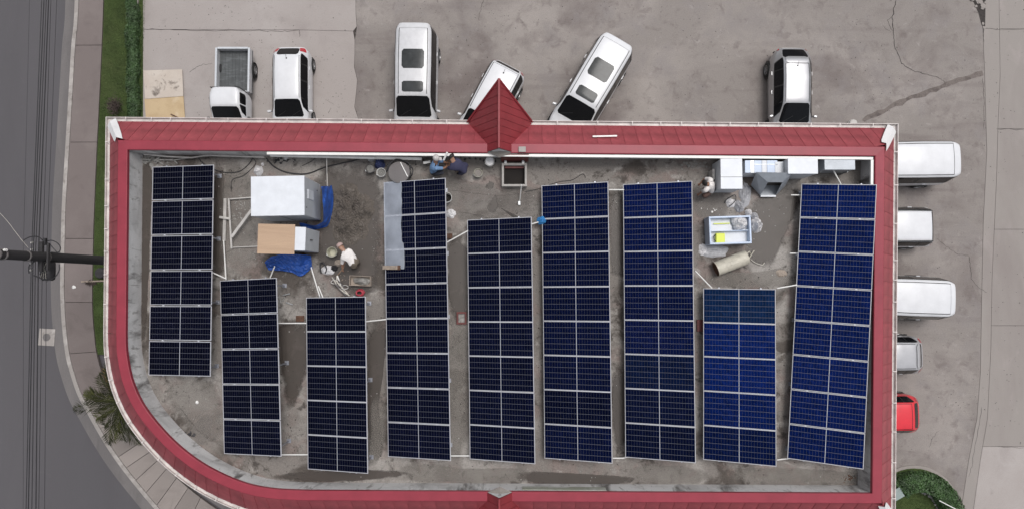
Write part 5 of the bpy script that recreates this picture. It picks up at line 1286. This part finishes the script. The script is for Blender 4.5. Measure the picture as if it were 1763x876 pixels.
# ---- buckets
def bucket(px, py, r, h, mat, fill, label, name='bucket', handle=True, fillh=.8, hpx=None):
    c = WR(px, py, h); root = thing(name, label, 'bucket', (c.x, c.y, R))
    MB().lathe([(r*.78, 0), (r*.80, .01), (r, h), (r*1.06, h), (r*1.06, h-.03), (r*1.0, h-.035)], 22, cap1=False).build('wall', mat, root, False)
    MB().lathe([(r*.94, h), (r*.76, .02)], 22, cap0=False, cap1=True).build('inside', mat, root)
    MB().lathe([(.01, h*fillh), (r*.92*(.8+.2*fillh), h*fillh)], 22, cap0=False, cap1=False).build('contents', fill, root)
    if handle:
        MB().tube([(r*1.08*math.cos(t), r*.9*math.sin(t)*.55 - r*.4, h - .02 + .0*t) for t in np.linspace(math.pi, 2*math.pi, 10)], .008, 5).build('handle', M['steel'], root)
    return root
bucket(571, 434, .165, .30, M['beige'], M['beige'], 'pale yellow bucket beside the man in the white shirt', fillh=.15)
bucket(637, 290, .15, .30, M['gutter_cc'], M['cement'], 'dark grey bucket by the wall, left of the white one')
bucket(656, 297, .145, .32, M['pvc'], M['cement'], 'white rimmed bucket of grey mortar left of the drum')
bucket(823, 298, .14, .24, M['beige'], M['mortar'], 'pale beige bucket of mortar right of the workers', fillh=.9)
bucket(843, 278, .15, .42, M['pvc'], M['whitebag'], 'white pail with white lid beside the roof hatch', fillh=.98)
bucket(769, 340, .17, .34, M['pvc'], M['dark'], 'white bucket half hidden by the top of the fourth column', fillh=.3)
# grey drum with hose coil
dm_ = WR(687, 297, .62)
drum = thing('drum', 'round grey drum with a lid standing against the north wall', 'drum', (dm_.x, dm_.y, R))
MB().lathe([(.31, 0), (.34, .03), (.33, .3), (.34, .32), (.33, .34), (.34, .58), (.35, .60)], 26).build('barrel', M['cement'], drum, False)
MB().lathe([(.36, .58), (.365, .60), (.36, .625), (.28, .64), (.10, .645)], 26).build('lid', M['gutter_cc'], drum, False)
MB().tube([(.05, .33, .66), (.30, -.16, .66)], .018, 6).build('stick', M['pvc'], drum)
P = [Vector((dm_.x + (.40 + .05*math.sin(k*.9))*math.cos(k*.35 - .6), dm_.y + .06 + (.40 + .04*math.cos(k*.7))*math.sin(k*.35 - .6), R + .46 + .012*k*.3)) for k in range(30)]
o = MB().tube([p - P[0] for p in P], .022, 6).build('hose_coil', M['cable'], loc=P[0], smooth=True); tag(o, 'black hose looped round the grey drum', 'hose')
crumple('navy_cloth', M['bluecloth'], WR(654, 283), .19, .22, .40, 'navy blue cloth lying behind the white rimmed bucket', 'cloth', 31)
crumple('paper_sheet', M['whitebag'], WR(639, 274), .13, .10, .30, 'pale sheet of paper leaning at the wall behind the buckets', 'paper', 32)
a = WR(777, 368, .12); o = crumple('white_sack', M['whitebag'], WR(776, 368), .17, .16, .10, 'white sack poking out from under the fourth panel column', 'sack', 33)
bk = WR(774, 407); o = MB().bbox(-.10, .10, -.09, .09, 0, .14, .01).build('brick_block', M['rust'], loc=bk); tag(o, 'brownish block beside the fourth column by the slanting conduit', 'block')
bx = WR(795, 547); root = thing('drain_box', 'small reddish drain box between the fourth and fifth columns', 'drain', bx)
mb = MB(); mb.box(-.17, .17, -.21, -.15, 0, .10).box(-.17, .17, .15, .21, 0, .10).box(-.17, -.11, -.15, .15, 0, .10).box(.11, .17, -.15, .15, 0, .10); mb.build('rim', M['lid_red'], root)
MB().box(-.11, .11, -.15, .15, .0, .02).build('bottom', M['debris'], root)
bx = WR(517, 548); o = MB().bbox(-.14, .14, -.10, .10, 0, .05, .01).build('brick_block', M['rust'], loc=bx); tag(o, 'dark brick left of the third panel column near the conduit', 'block')
bx = WR(1205, 560); o = MB().bbox(-.12, .12, -.20, .20, 0, .10, .01).build('brick_block', M['lid_red'], loc=bx); tag(o, 'dark red block between the seventh and eighth columns', 'block')
# ---- roof hatch
hc = WR(885.5, 301, .32); hx, hy = .43, .40
ht = thing('roof_hatch', 'open square roof hatch with pale concrete kerb', 'hatch', (hc.x, hc.y, R))
for (x0, x1, y0, y1) in ((-hx, hx, -hy, -hy+.075), (-hx, hx, hy-.075, hy), (-hx, -hx+.075, -hy+.075, hy-.075), (hx-.075, hx, -hy+.075, hy-.075)):
    MB().bbox(x0, x1, y0, y1, 0, .32, .012).build('kerb', M['hatch'], ht)
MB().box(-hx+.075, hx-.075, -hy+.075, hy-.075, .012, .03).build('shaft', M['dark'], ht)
MB().box(-hx+.10, hx-.10, hy-.15, hy-.076, .03, .14).build('ladder_top', M['lid_red'], ht)
ld = thing('hatch_lid', 'dark red steel lid standing open against the wall behind the roof hatch', 'hatch lid', (hc.x, hc.y + hy + .02, R))
MB().box(-hx-.02, hx+.05, .04, .07, .12, .95, Matrix.Rotation(-.10, 4, 'X')).build('plate', M['lid_red'], ld)
for s in (-.3, .3): MB().box(s-.04, s+.04, -.04, .06, .28, .33).build('hinge', M['steel'], ld)
o = MB().bbox(-.12, .12, -.09, .09, 0, .07, .01).build('concrete_block', M['hatch'], loc=W(899, 258, ZC)); tag(o, 'small grey concrete block on the red coping by the gable', 'block')
a, b = W(1020, 236, ZC - .35), W(1062, 235, ZC - .35)
o = MB().bar(a - a, b - a, .05, .04).build('white_stick', M['pvc'], loc=a + Vector((0, 0, .05))); tag(o, 'short white stick lying on the red skirt roof', 'stick')
# ---- clutter near the man in the white shirt
crumple('work_bag', M['whitebag'], WR(566, 465), .26, .16, .14, 'torn pale sack with dark folds left of the stick', 'sack', 41)
crumple('dark_rag', M['cable'], WR(575, 462), .14, .11, .16, 'dark rag on the torn pale sack', 'rag', 42)
hose([(553,470,.05),(551,456,.08),(556,452,.1),(562,462,.12),(560,470,.05)], .022, 'short black strap on the torn pale sack')
wb = thing('wire_bundle', 'tangle of pale wires and grey tubing above the third panel column', 'wire bundle', WR(588, 495)); wo = wb.location
for k in range(7):
    P = catmull([WR(570 + k*2 + random.uniform(-3, 3), 476 + random.uniform(-3, 6), .06), WR(580 + random.uniform(-3, 3), 486 + random.uniform(-4, 4), .12), WR(588 + random.uniform(-5, 5), 497 + random.uniform(-3, 3), .10), WR(598 + random.uniform(-6, 6), 509, .06)], 5)
    MB().tube([p - wo for p in P], random.uniform(.010, .024), 6).build('wire', M['rope' if k % 2 else 'gutter_cc'], wb, True)
for (x, y, r) in ((575,485,.10),(594,494,.11)):
    c = WR(x, y, .10) - wo; MB().tube([c + Vector((r*math.cos(t), r*.6*math.sin(t), .02*math.sin(2*t))) for t in np.linspace(0, 6.0, 18)], .018, 6).build('coil', M['pvc_old'], wb, True)
a, b = WR(581, 474, .08), WR(589, 497, .08); o = MB().bar(a - a, b - a, .03, .03).build('white_stick', M['pvc'], loc=a); tag(o, 'thin white stick lying across the wire tangle', 'stick')
cbx = WR(620, 483, .2); root = thing('cardboard_box', 'open cardboard box of crumpled paper above the red hose', 'box', (cbx.x, cbx.y, R), -.04)
for (x0, x1, y0, y1) in ((-.36, .36, -.17, -.155), (-.36, .36, .155, .17), (-.36, -.345, -.155, .155), (.345, .36, -.155, .155)): MB().box(x0, x1, y0, y1, 0, .24).build('side', M['card'], root)
MB().box(-.345, .345, -.155, .155, 0, .02).build('bottom', M['card'], root)
crumple('paper', M['debris'], (.04, 0, .04), .30, .14, .20, None, None, 43, parent=root)
rc = WR(620, 504, .05); P = [Vector((.14*math.cos(t)*(1 - .02*t), .12*math.sin(t)*(1 - .02*t), .02 + .012*t)) for t in np.linspace(0, 18, 60)]
o = MB().tube(P, .028, 7).build('red_hose', M['redpl'], loc=(rc.x, rc.y, R), smooth=True); tag(o, 'coiled red hose at the top right of the third column', 'hose')
# ---- appliances in the north east corner
fz, w, d = cabinet('upright_fridge', 'white two door fridge standing beside the squatting man', 'fridge', 1241, 1278, 274, 325, 1.1, M['box_white'], M['box_grey'])
MB().box(-w/2-.006, w/2+.006, -.115, -.10, 1.085, 1.102).build('door_seam', M['trim'], fz)
MB().bar((w/2+.02, -.3, .7), (w/2+.02, .1, .7), .03, .04).build('handle', M['steel'], fz)
MB().box(-w/2-.10, -w/2-.02, -.1, .25, 0, .5).build('side_unit', M['pvc_old'], fz)
gcA, gcB = WR(1283, 276, .9), WR(1339, 298, .9)
gc = thing('glass_showcase', 'glass fronted display case behind the grey hood', 'display case', ((gcA.x+gcB.x)/2, (gcA.y+gcB.y)/2, R)); w, d = gcB.x-gcA.x, gcA.y-gcB.y
MB().bbox(-w/2, w/2, -d/2, d/2, 0, .86, .01).build('base', M['box_white'], gc)
for k, (x0, x1, m_) in enumerate(((-w/2, -w/2+.17, 'icebox'), (-w/2+.18, -w/2+.30, 'steel'), (-w/2+.31, -w/2+.55, 'icebox'), (-w/2+.565, -w/2+.72, 'box_white'), (-w/2+.735, w/2, 'icebox'))):
    MB().box(x0, x1, -d/2+.01, d/2-.01, .862, .885).build('pane', M[m_], gc)
MB().box(-w/2+.30, w/2, .06, .075, .887, .90).build('bar', M['steel'], gc)
kf, w, d = cabinet('steel_cupboard', 'white topped steel cupboard right of the grey hood', 'cupboard', 1357, 1408, 273, 299, 1.25, M['box_white'], M['box_grey'])
MB().box(-w/2-.30, -w/2-.01, -d/2+.05, d/2-.05, .1, .9).build('side_box', M['box_grey'], kf)
kg, w, d = cabinet('steel_counter', 'grey topped counter in the top right corner of the roof', 'counter', 1420, 1472, 273, 292, .9, M['hood'], M['hood'])
for q in (-1, 1): MB().bar((q*(w/2-.05), -d/2-.02, 0), (q*(w/2-.05), -d/2-.02, .5), .03, .03).build('leg', M['steel'], kg)
# kitchen hood lying on its back
pts = [WR(1302,297,1.20), WR(1364,298,1.20), WR(1352,320,.04), WR(1293,319,.04), WR(1322,314,.92), WR(1347,314,.92), WR(1335,337,.10), WR(1309,337,.10)]
hc_ = sum(pts, Vector())/8; hc_.z = R; hd = thing('extractor_hood', 'grey sheet metal extractor hood lying on its side with open collar', 'extractor hood', hc_); q = [p - hc_ for p in pts]
for (nm_, f) in (('top_panel', (0, 4, 5, 1)), ('side_panel', (0, 3, 7, 4)), ('side_panel', (1, 5, 6, 2)), ('bottom_panel', (3, 2, 6, 7))):
    vs = [q[i] for i in f]; n_ = (vs[1]-vs[0]).cross(vs[2]-vs[0]).normalized()*.006
    MB().add([v + n_ for v in vs] + [v - n_ for v in vs], [(0,1,2,3),(7,6,5,4),(0,4,5,1),(1,5,6,2),(2,6,7,3),(3,7,4,0)]).build(nm_, M['hood'], hd)
back = [q[0], q[1], q[2], q[3]]; MB().add([v + Vector((0, .004, 0)) for v in back], [(0, 1, 2, 3)]).build('back_panel', M['wet'], hd)
MB().bar(q[7] + Vector((0, -.02, .02)), q[6] + Vector((0, -.02, .02)), .06, .05).build('lip', M['box_white'], hd)
# open chest freezer
cA, cB = WR(1221, 372, .62), WR(1294, 420, .62); w, d = cB.x-cA.x, cA.y-cB.y
cf = thing('chest_freezer', 'open pale blue chest freezer holding a yellow block', 'freezer', ((cA.x+cB.x)/2, (cA.y+cB.y)/2, R), .03)
for (x0, x1, y0, y1) in ((-w/2, w/2, -d/2, -d/2+.06), (-w/2, w/2, d/2-.06, d/2), (-w/2, -w/2+.06, -d/2+.06, d/2-.06), (w/2-.06, w/2, -d/2+.06, d/2-.06)):
    MB().bbox(x0, x1, y0, y1, .04, .62, .012).build('side', M['icebox'], cf)
MB().box(-w/2+.06, w/2-.06, -d/2+.06, d/2-.06, .05, .36).build('inner_shelf', M['box_white'], cf)
MB().box(-w/2+.08, w/2-.08, -.03, -.01, .362, .56).build('divider', M['icebox'], cf)
yb_ = thing('yellow_block', 'bright yellow block lying in the open freezer', 'block', (cf.location.x - .30, cf.location.y - .27, R + .36))
MB().bbox(-.15, .15, -.17, .17, .002, .16, .02).build('block', M['yellow'], yb_); MB().tube([(-.15, -.1, .1), (-.22, -.04, .1), (-.22, .06, .1), (-.15, .12, .1)], .014, 6).build('strap', M['black'], yb_)
o = MB().bar((0, 0, 0), (.55, .02, 0), .03, .03).build('yellow_rod', M['yellow'], loc=(cf.location.x - .50, cf.location.y + .22, R + .40)); tag(o, 'thin yellowish rod lying in the upper half of the freezer', 'rod')
crumple('plastic_bag', M['whitebag'], (cf.location.x + .36, cf.location.y + .26, R + .45), .27, .27, .32, 'full white plastic bag standing in the freezer corner', 'bag', 51)
crumple('plastic_bag', M['whitebag'], WR(1302, 388), .20, .27, .30, 'creased white plastic sack on the floor right of the freezer', 'bag', 52, rough=.6)
crumple('plastic_sheeting', M['greybag'], WR(1283, 335), .20, .42, .16, 'long grey plastic sheet trailing below the fridge', 'plastic sheet', 53)
crumple('plastic_bag', M['greybag'], WR(1272, 356), .17, .22, .20, 'grey plastic bag just above the freezer', 'bag', 54)
crumple('plastic_bag', M['whitebag'], WR(1258, 350), .18, .17, .10, 'flat greyish bag with black edge left of the grey bags', 'bag', 55)
hose([(1248,350,.05),(1252,343,.08),(1265,336,.1),(1266,346,.1),(1255,356,.1)], .014, 'thin black cord round the flat bag above the freezer')
crumple('plastic_sheeting', M['greybag'], WR(1230, 432), .48, .24, .06, 'flat grey plastic sheet below the open freezer', 'plastic sheet', 56)
# water heater tank lying down
ta, tb_ = WR(1232, 463, .22), WR(1286, 442, .22); dv = (tb_ - ta); Lh = dv.length; wt = thing('water_heater', 'cream cylindrical water heater tank lying on its side with rusty end', 'water heater', ((ta.x+tb_.x)/2, (ta.y+tb_.y)/2, R), math.atan2(dv.y, dv.x))
X = Matrix.Translation((-Lh/2, 0, .25)) @ Matrix.Rotation(math.pi/2, 4, 'Y')
MB().lathe([(.25, 0), (.25, .02), (.245, .05), (.245, Lh-.06), (.23, Lh-.02), (.15, Lh)], 28, M=X, cap0=False).build('shell', M['cream'], wt, True)
MB().lathe([(.02, .04), (.235, .03), (.252, -.005)], 24, M=X, cap0=True, cap1=False).build('rusty_end', M['rust'], wt)
MB().tube([(Lh/2-.02, .1, .3), (Lh/2+.14, .14, .25), (Lh/2+.2, -.02, .1)], .018, 6).build('inlet_pipe', M['cream'], wt); MB().tube([(Lh/2-.02, -.1, .3), (Lh/2+.12, -.02, .22), (Lh/2+.34, .1, .12)], .018, 6).build('outlet_pipe', M['cream'], wt)
MB().bbox(-.12, .18, -.06, .07, .485, .50, .01).build('access_panel', M['cream'], wt)
hose([(1292,446,.04),(1300,452,.03),(1312,456,.03),(1316,452,.03)], .014, 'bit of pale hose right of the water heater', 'rope')

chunks('gravel_spill', 412, 362, .22, .30, 90, .012, .035, M['debris'], 'speckled spill of pale gravel left of the big white cabinet', 11)
chunks('mortar_spill', 556, 492, .30, .16, 40, .008, .025, M['debris'], 'loose crumbs below the crumpled blue tarp', 12)
chunks('mortar_spill', 650, 420, .12, .55, 40, .006, .018, M['debris'], 'loose crumbs along the left edge of the film covered column', 13)
crumple('plastic_bag', M['greybag'], WR(1298, 372), .15, .12, .16, 'small grey plastic bag against the top right corner of the freezer', 'bag', 61)
crumple('plastic_sheeting', M['whitebag'], WR(1210, 430), .16, .22, .07, 'thin white plastic scrap at the lower left corner of the freezer', 'plastic sheet', 62)
crumple('cement_sack', M['card'], WR(1345, 470), .20, .13, .09, 'flattened brown paper sack above the eighth panel column', 'sack', 63)
for k in range(6): MB().box(.825, .835, -.45 + k*.045, -.43 + k*.045, .35, .80).build('vent_slot', M['trim'], cb)
chunks('scrap_spill', 1315, 365, .35, .30, 30, .008, .03, M['debris'], 'loose crumbs on the damp floor right of the freezer', 14)
chunks('scrap_spill', 600, 478, .30, .10, 26, .010, .035, M['timber'], 'wood chips left of the open cardboard box', 15)
chunks('scrap_spill', 700, 285, .9, .06, 34, .010, .035, M['cable'], 'dark scraps along the foot of the wall beside the grey drum', 16)
crumple('plastic_bag', M['whitebag'], WR(1288, 366), .12, .13, .16, 'small white crumpled bag on the upper rim of the freezer', 'bag', 64, lift=.0)
crumple('cement_sack', M['card'], WR(584, 452), .17, .11, .10, 'small brown paper sack beside the torn pale sack', 'sack', 65)
# ---- grit: flecks of mortar, leaves and dirt too small to count
def grit(name, pts, z, smin, smax, mat, label):
    n = len(pts); a = rng.uniform(0, 6.28, n); s = rng.uniform(smin, smax, n); V = np.zeros((n, 4, 3)); asp = rng.uniform(.35, 1, n)
    for k in range(4):
        q = a + k*np.pi/2; l = s*(asp if k % 2 else 1)
        V[:, k, 0] = pts[:, 0] + np.cos(q)*l; V[:, k, 1] = pts[:, 1] + np.sin(q)*l; V[:, k, 2] = z + rng.uniform(0, .012, n)
    o = meshobj(name, np_mesh(name, V.reshape(-1, 3), np.arange(n*4).reshape(-1, 4), mat)); return tag(o, label, 'debris', kind='stuff')
def scatter(n, box, clump, ok):
    out = []
    while len(out) < n:
        x, y = random.uniform(box[0], box[1]), random.uniform(box[2], box[3])
        if mnoise.noise(Vector((x*clump, y*clump, 3.3))) + random.uniform(-.5, .5) > .12 and ok(x, y): out.append((x, y))
    return np.array(out)
inn = offset_poly(inner, -.06)
bx_ = (-12.7, 11.9, -6.8, 4.3)
grit('roof_grit', scatter(1500, bx_, .7, lambda x, y: in_poly(inn, x, y)), R + .012, .008, .030, M['crack'], 'dark crumbs of dirt scattered over the roof slab')
grit('roof_grit', scatter(700, bx_, .9, lambda x, y: in_poly(inn, x, y)), R + .013, .008, .030, M['debris'], 'pale crumbs of mortar scattered over the roof slab')
def on_lot(x, y): return x > lx + .1 and (y > 5.8 or x > 13.2) and not (x > 13 and y < -7.5)
grit('lot_grit', scatter(1600, (-16.6, 24, -9, 13.5), .35, on_lot), .006, .008, .028, M['crack'], 'dark specks of dirt scattered over the parking lot')
grit('lot_grit', scatter(500, (-16.6, 24, -9, 13.5), .5, on_lot), .007, .008, .024, M['debris'], 'pale specks of grit scattered over the parking lot')
# ================================================================== PEOPLE
def person(label, J, shirt, pants, hair=None, cap=None, sleeve='short', base=None):
    """J: joints as (photo x, photo y, height above roof). One continuous skinned body; clothing and hair are children"""
    P = {k: WR(*v) for k, v in J.items()}
    feet = (P['ankle_l'] + P['ankle_r'])/2; feet.z = R
    root = thing('person', label, 'person', feet)
    P = {k: v - feet for k, v in P.items()}
    face = (P['look'] - P['head']).normalized() if 'look' in P else Vector((0, -1, 0))
    up = (P['head'] - P['neck']).normalized()
    V = []; E = []; Rd = []; part = []
    def add(p, r, prev=None, pt='torso'):
        V.append(tuple(p)); Rd.append(r if isinstance(r, tuple) else (r, r)); part.append(pt); i = len(V)-1
        if prev is not None: E.append((prev, i))
        return i
    pel = add(P['pelvis'], (.15, .13), None, 'legs'); sp = add(P['pelvis'].lerp(P['chest'], .5), (.145, .125), pel); ch = add(P['chest'], (.165, .135), sp)
    nk = add(P['neck'], .058, ch, 'skin'); hd = add(P['head'] - up*.03, (.078, .082), nk, 'skin'); ht_ = add(P['head'] + up*.075, (.074, .078), hd, 'skin'); add(P['head'] + up*.12, .045, ht_, 'skin')
    add(P['head'] - up*.02 + face*.095, .018, hd, 'skin')
    sdv = up.cross(face); sdv = sdv.normalized() if sdv.length > .01 else Vector((1, 0, 0))
    for s in (-1, 1): add(P['head'] + sdv*s*.085, .020, hd, 'skin')
    for s in 'lr':
        sh_ = add(P['shoulder_'+s], .075, ch); el = P['elbow_'+s]; wr = P['wrist_'+s]
        add_mid = add(P['shoulder_'+s].lerp(el, .55), .052, sh_, 'torso' if sleeve != 'none' else 'skin')
        e = add(el, .042, add_mid, 'torso' if sleeve == 'long' else 'skin'); m_ = add(el.lerp(wr, .5), .040, e, 'torso' if sleeve == 'long' else 'skin'); w = add(wr, .028, m_, 'skin')
        d = (wr - el).normalized(); palm = add(wr + d*.06, (.038, .022), w, 'skin'); sv = d.cross(Vector((0, 0, 1))); sv = sv.normalized() if sv.length > .05 else Vector((1, 0, 0)); dn = sv.cross(d)
        for k in range(4):
            b = wr + d*.085 + sv*(.026*(k-1.5)*.8); ln = (.055, .068, .072, .060)[k]
            f1 = add(b, .010, palm, 'skin'); f2 = add(b + d*ln*.6 - dn*.012, .009, f1, 'skin'); add(b + d*ln - dn*.035, .008, f2, 'skin')
        t1 = add(wr + d*.04 + sv*.042, .012, palm, 'skin'); add(wr + d*.085 + sv*.058 - dn*.015, .010, t1, 'skin')
        hp = add(P['hip_'+s], .105, pel, 'legs'); th_ = add(P['hip_'+s].lerp(P['knee_'+s], .55), .085, hp, 'legs'); kn = add(P['knee_'+s], .065, th_, 'legs')
        cf_ = add(P['knee_'+s].lerp(P['ankle_'+s], .4), .060, kn, 'legs'); an = add(P['ankle_'+s], .042, cf_, 'legs'); fd = (P['toe_'+s] - P['ankle_'+s]); add(P['ankle_'+s] + fd*.5 - Vector((0, 0, .02)), (.042, .032), an, 'shoe'); add(P['toe_'+s], (.036, .024), len(V)-1, 'shoe')
    me = bpy.data.meshes.new('body'); me.from_pydata(V, E, [])
    o = link(bpy.data.objects.new('tmp_body', me)); sk = o.modifiers.new('Skin', 'SKIN'); sk.use_smooth_shade = True
    for i, r in enumerate(Rd): o.data.skin_vertices[0].data[i].radius = r; o.data.skin_vertices[0].data[i].use_root = (i == 0)
    sb = o.modifiers.new('Sub', 'SUBSURF'); sb.levels = 1; sb.render_levels = 1
    dg = bpy.context.evaluated_depsgraph_get(); ev = o.evaluated_get(dg); tm = ev.to_mesh(); pv = [tuple(v.co) for v in tm.vertices]; pf_ = [tuple(p.vertices) for p in tm.polygons]; ev.to_mesh_clear(); del ev, tm, dg
    bpy.data.objects.remove(o, do_unlink=True); bpy.data.meshes.remove(me)
    mb0 = MB(); mb0.v = pv; mb0.f = pf_; m2 = mb0.mesh('body', M['skin'])
    m2.polygons.foreach_set('use_smooth', [True]*len(m2.polygons)); body = meshobj('body', m2, root)
    Va = np.array(V); ea = np.array(E)
    def nearest(p):
        d = np.linalg.norm(Va - p, axis=1); return part[int(np.argmin(d - np.array([max(r) for r in Rd])*.9))]
    cents = [(np.array(f.center), tuple(f.vertices)) for f in m2.polygons]; lab_ = [nearest(c) for c, f in cents]
    nrm = [v.normal.copy() for v in m2.vertices]
    for (want, nm_, mat, off) in (('torso', 'shirt', shirt, .016), ('legs', 'trousers', pants, .012), ('shoe', 'shoes', M['trim'], .008)):
        used = {}; mb = MB()
        for (c, f), l in zip(cents, lab_):
            if l != want: continue
            idx_ = []
            for vi in f:
                if vi not in used:
                    co = Vector(pv[vi]); k = off + .008*N3(co*9); used[vi] = len(mb.v); mb.v.append(tuple(co + nrm[vi]*k))
                idx_.append(used[vi])
            mb.f.append(tuple(idx_))
        if mb.f: mb.build(nm_, mat, root, True)
    # eyes
    eye = MB()
    for s in (-1, 1): eye.lathe([(.003, -.012), (.012, 0), (.003, .012)], 8, c=P['head'] + face*.078 + sdv*s*.032)
    eye.build('eyes', M['dark'], root)
    Mh = Matrix((sdv, -face, up)).transposed().to_4x4() if abs(face.dot(up)) < .95 else Matrix.Identity(4)
    cc = P['head'] + up*.05 - face*.012
    if cap:
        MB().lathe([(.112, -.01), (.110, .03), (.095, .075), (.06, .10), (.01, .108)], 18, M=Matrix.Translation(cc) @ Mh, cap0=False).build('cap', cap, root, True)
        MB().bbox(-.07, .07, -.20, -.08, -.012, .004, .02, Matrix.Translation(cc) @ Mh).build('cap_peak', cap, root)
    else:
        mb = MB().lathe([(.105, -.035), (.108, .01), (.098, .055), (.06, .085), (.01, .095)], 18, M=Matrix.Translation(cc) @ Mh, cap0=False)
        mb.v = [tuple(Vector(v) + Vector((N3(Vector(v)*40), N3(Vector(v)*40 + Vector((5, 0, 0))), N3(Vector(v)*40 + Vector((0, 7, 0)))))*.010) for v in mb.v]
        mb.build('hair', hair or M['hair'], root, True)
    return root
def cloth(name, col): return plain(name, col, .85, var=.10, vscale=14, bump=.4, bscale=30)
SH = {'blue': cloth('light_blue_shirt', (.16, .27, .45)), 'navy': cloth('navy_shirt', (.035, .035, .075)), 'white': cloth('white_shirt', (.70, .665, .645)), 'jean': cloth('dark_trousers', (.035, .037, .05)), 'brown': cloth('brown_trousers', (.10, .06, .05)), 'capg': cloth('grey_cap', (.44, .42, .41)), 'khaki': cloth('khaki_trousers', (.16, .13, .10)), 'cappink': cloth('pinkish_cap', (.40, .29, .27))}
person('worker in light blue shirt and grey cap crouching at the north wall', dict(
    pelvis=(746,295,.38), chest=(748,284,.78), neck=(750,279,.98), head=(751,274,1.12), look=(770,276,1.0), shoulder_l=(752,276,.92), shoulder_r=(750,290,.90), elbow_l=(764,279,.70), wrist_l=(772,281,.55), elbow_r=(764,290,.68), wrist_r=(773,285,.50),
    hip_l=(746,291,.38), hip_r=(746,299,.38), knee_l=(763,289,.48), knee_r=(763,297,.48), ankle_l=(751,291,.08), ankle_r=(751,299,.08), toe_l=(762,291,.03), toe_r=(762,299,.03)), SH['blue'], SH['jean'], cap=SH['capg'])
person('worker in dark navy shirt bending forward beside the one in light blue', dict(
    pelvis=(801,289,.72), chest=(785,284,.92), neck=(780,278,1.02), head=(778,273,1.08), look=(770,280,.8), shoulder_l=(777,290,.92), shoulder_r=(790,277,.95), elbow_l=(771,289,.66), wrist_l=(768,284,.50), elbow_r=(779,272,.66), wrist_r=(773,277,.5),
    hip_l=(799,295,.70), hip_r=(801,285,.70), knee_l=(792,298,.40), knee_r=(792,289,.40), ankle_l=(797,299,.08), ankle_r=(798,290,.08), toe_l=(786,299,.03), toe_r=(787,290,.03)), SH['navy'], SH['navy'])
person('man in white shirt squatting beside the white fridge', dict(
    pelvis=(1226,326,.36), chest=(1221,319,.80), neck=(1217,317,1.0), head=(1214,316,1.13), look=(1203,330,.8), shoulder_l=(1215,328,.92), shoulder_r=(1224,309,.95), elbow_l=(1209,330,.66), wrist_l=(1204,334,.5), elbow_r=(1213,308,.68), wrist_r=(1206,316,.5),
    hip_l=(1223,331,.36), hip_r=(1226,322,.36), knee_l=(1211,338,.46), knee_r=(1211,327,.46), ankle_l=(1220,337,.08), ankle_r=(1220,328,.08), toe_l=(1210,338,.03), toe_r=(1210,328,.03)), SH['white'], SH['brown'])
person('man in white shirt bending over with a stick beside the yellow bucket', dict(
    pelvis=(611,453,.82), chest=(598,439,1.02), neck=(591,430,1.06), head=(587,425,1.06), look=(578,432,.7), shoulder_l=(590,444,.98), shoulder_r=(602,431,1.02), elbow_l=(589,455,.74), wrist_l=(590,464,.52), elbow_r=(597,441,.72), wrist_r=(592,455,.56),
    hip_l=(608,457,.80), hip_r=(614,449,.80), knee_l=(609,459,.44), knee_r=(614,451,.44), ankle_l=(614,459,.08), ankle_r=(618,451,.08), toe_l=(605,463,.03), toe_r=(609,455,.03)), SH['white'], SH['khaki'], cap=SH['cappink'])
a, b = WR(591, 461, .62), WR(581, 474, .05)
o = MB().tube([Vector((0, 0, 0)), b - a], .016, 6).build('stick', M['ply'], loc=a); tag(o, 'wooden stick held by the bending man in the white shirt', 'stick')
a, b = WR(764, 276, .95), WR(770, 263, 1.15)
o = MB().bar(Vector((0, 0, 0)), b - a, .06, .05).build('white_trim', M['pvc'], loc=a); tag(o, 'short white offcut of trim leaning up beside the grey cap', 'trim')
a, b = WR(729, 281, .35), WR(741, 279, .35)
o = MB().bar(Vector((0, 0, 0)), b - a, .08, .05).build('white_trim', M['pvc'], loc=a); tag(o, 'stub of white trim left of the worker in light blue', 'trim')
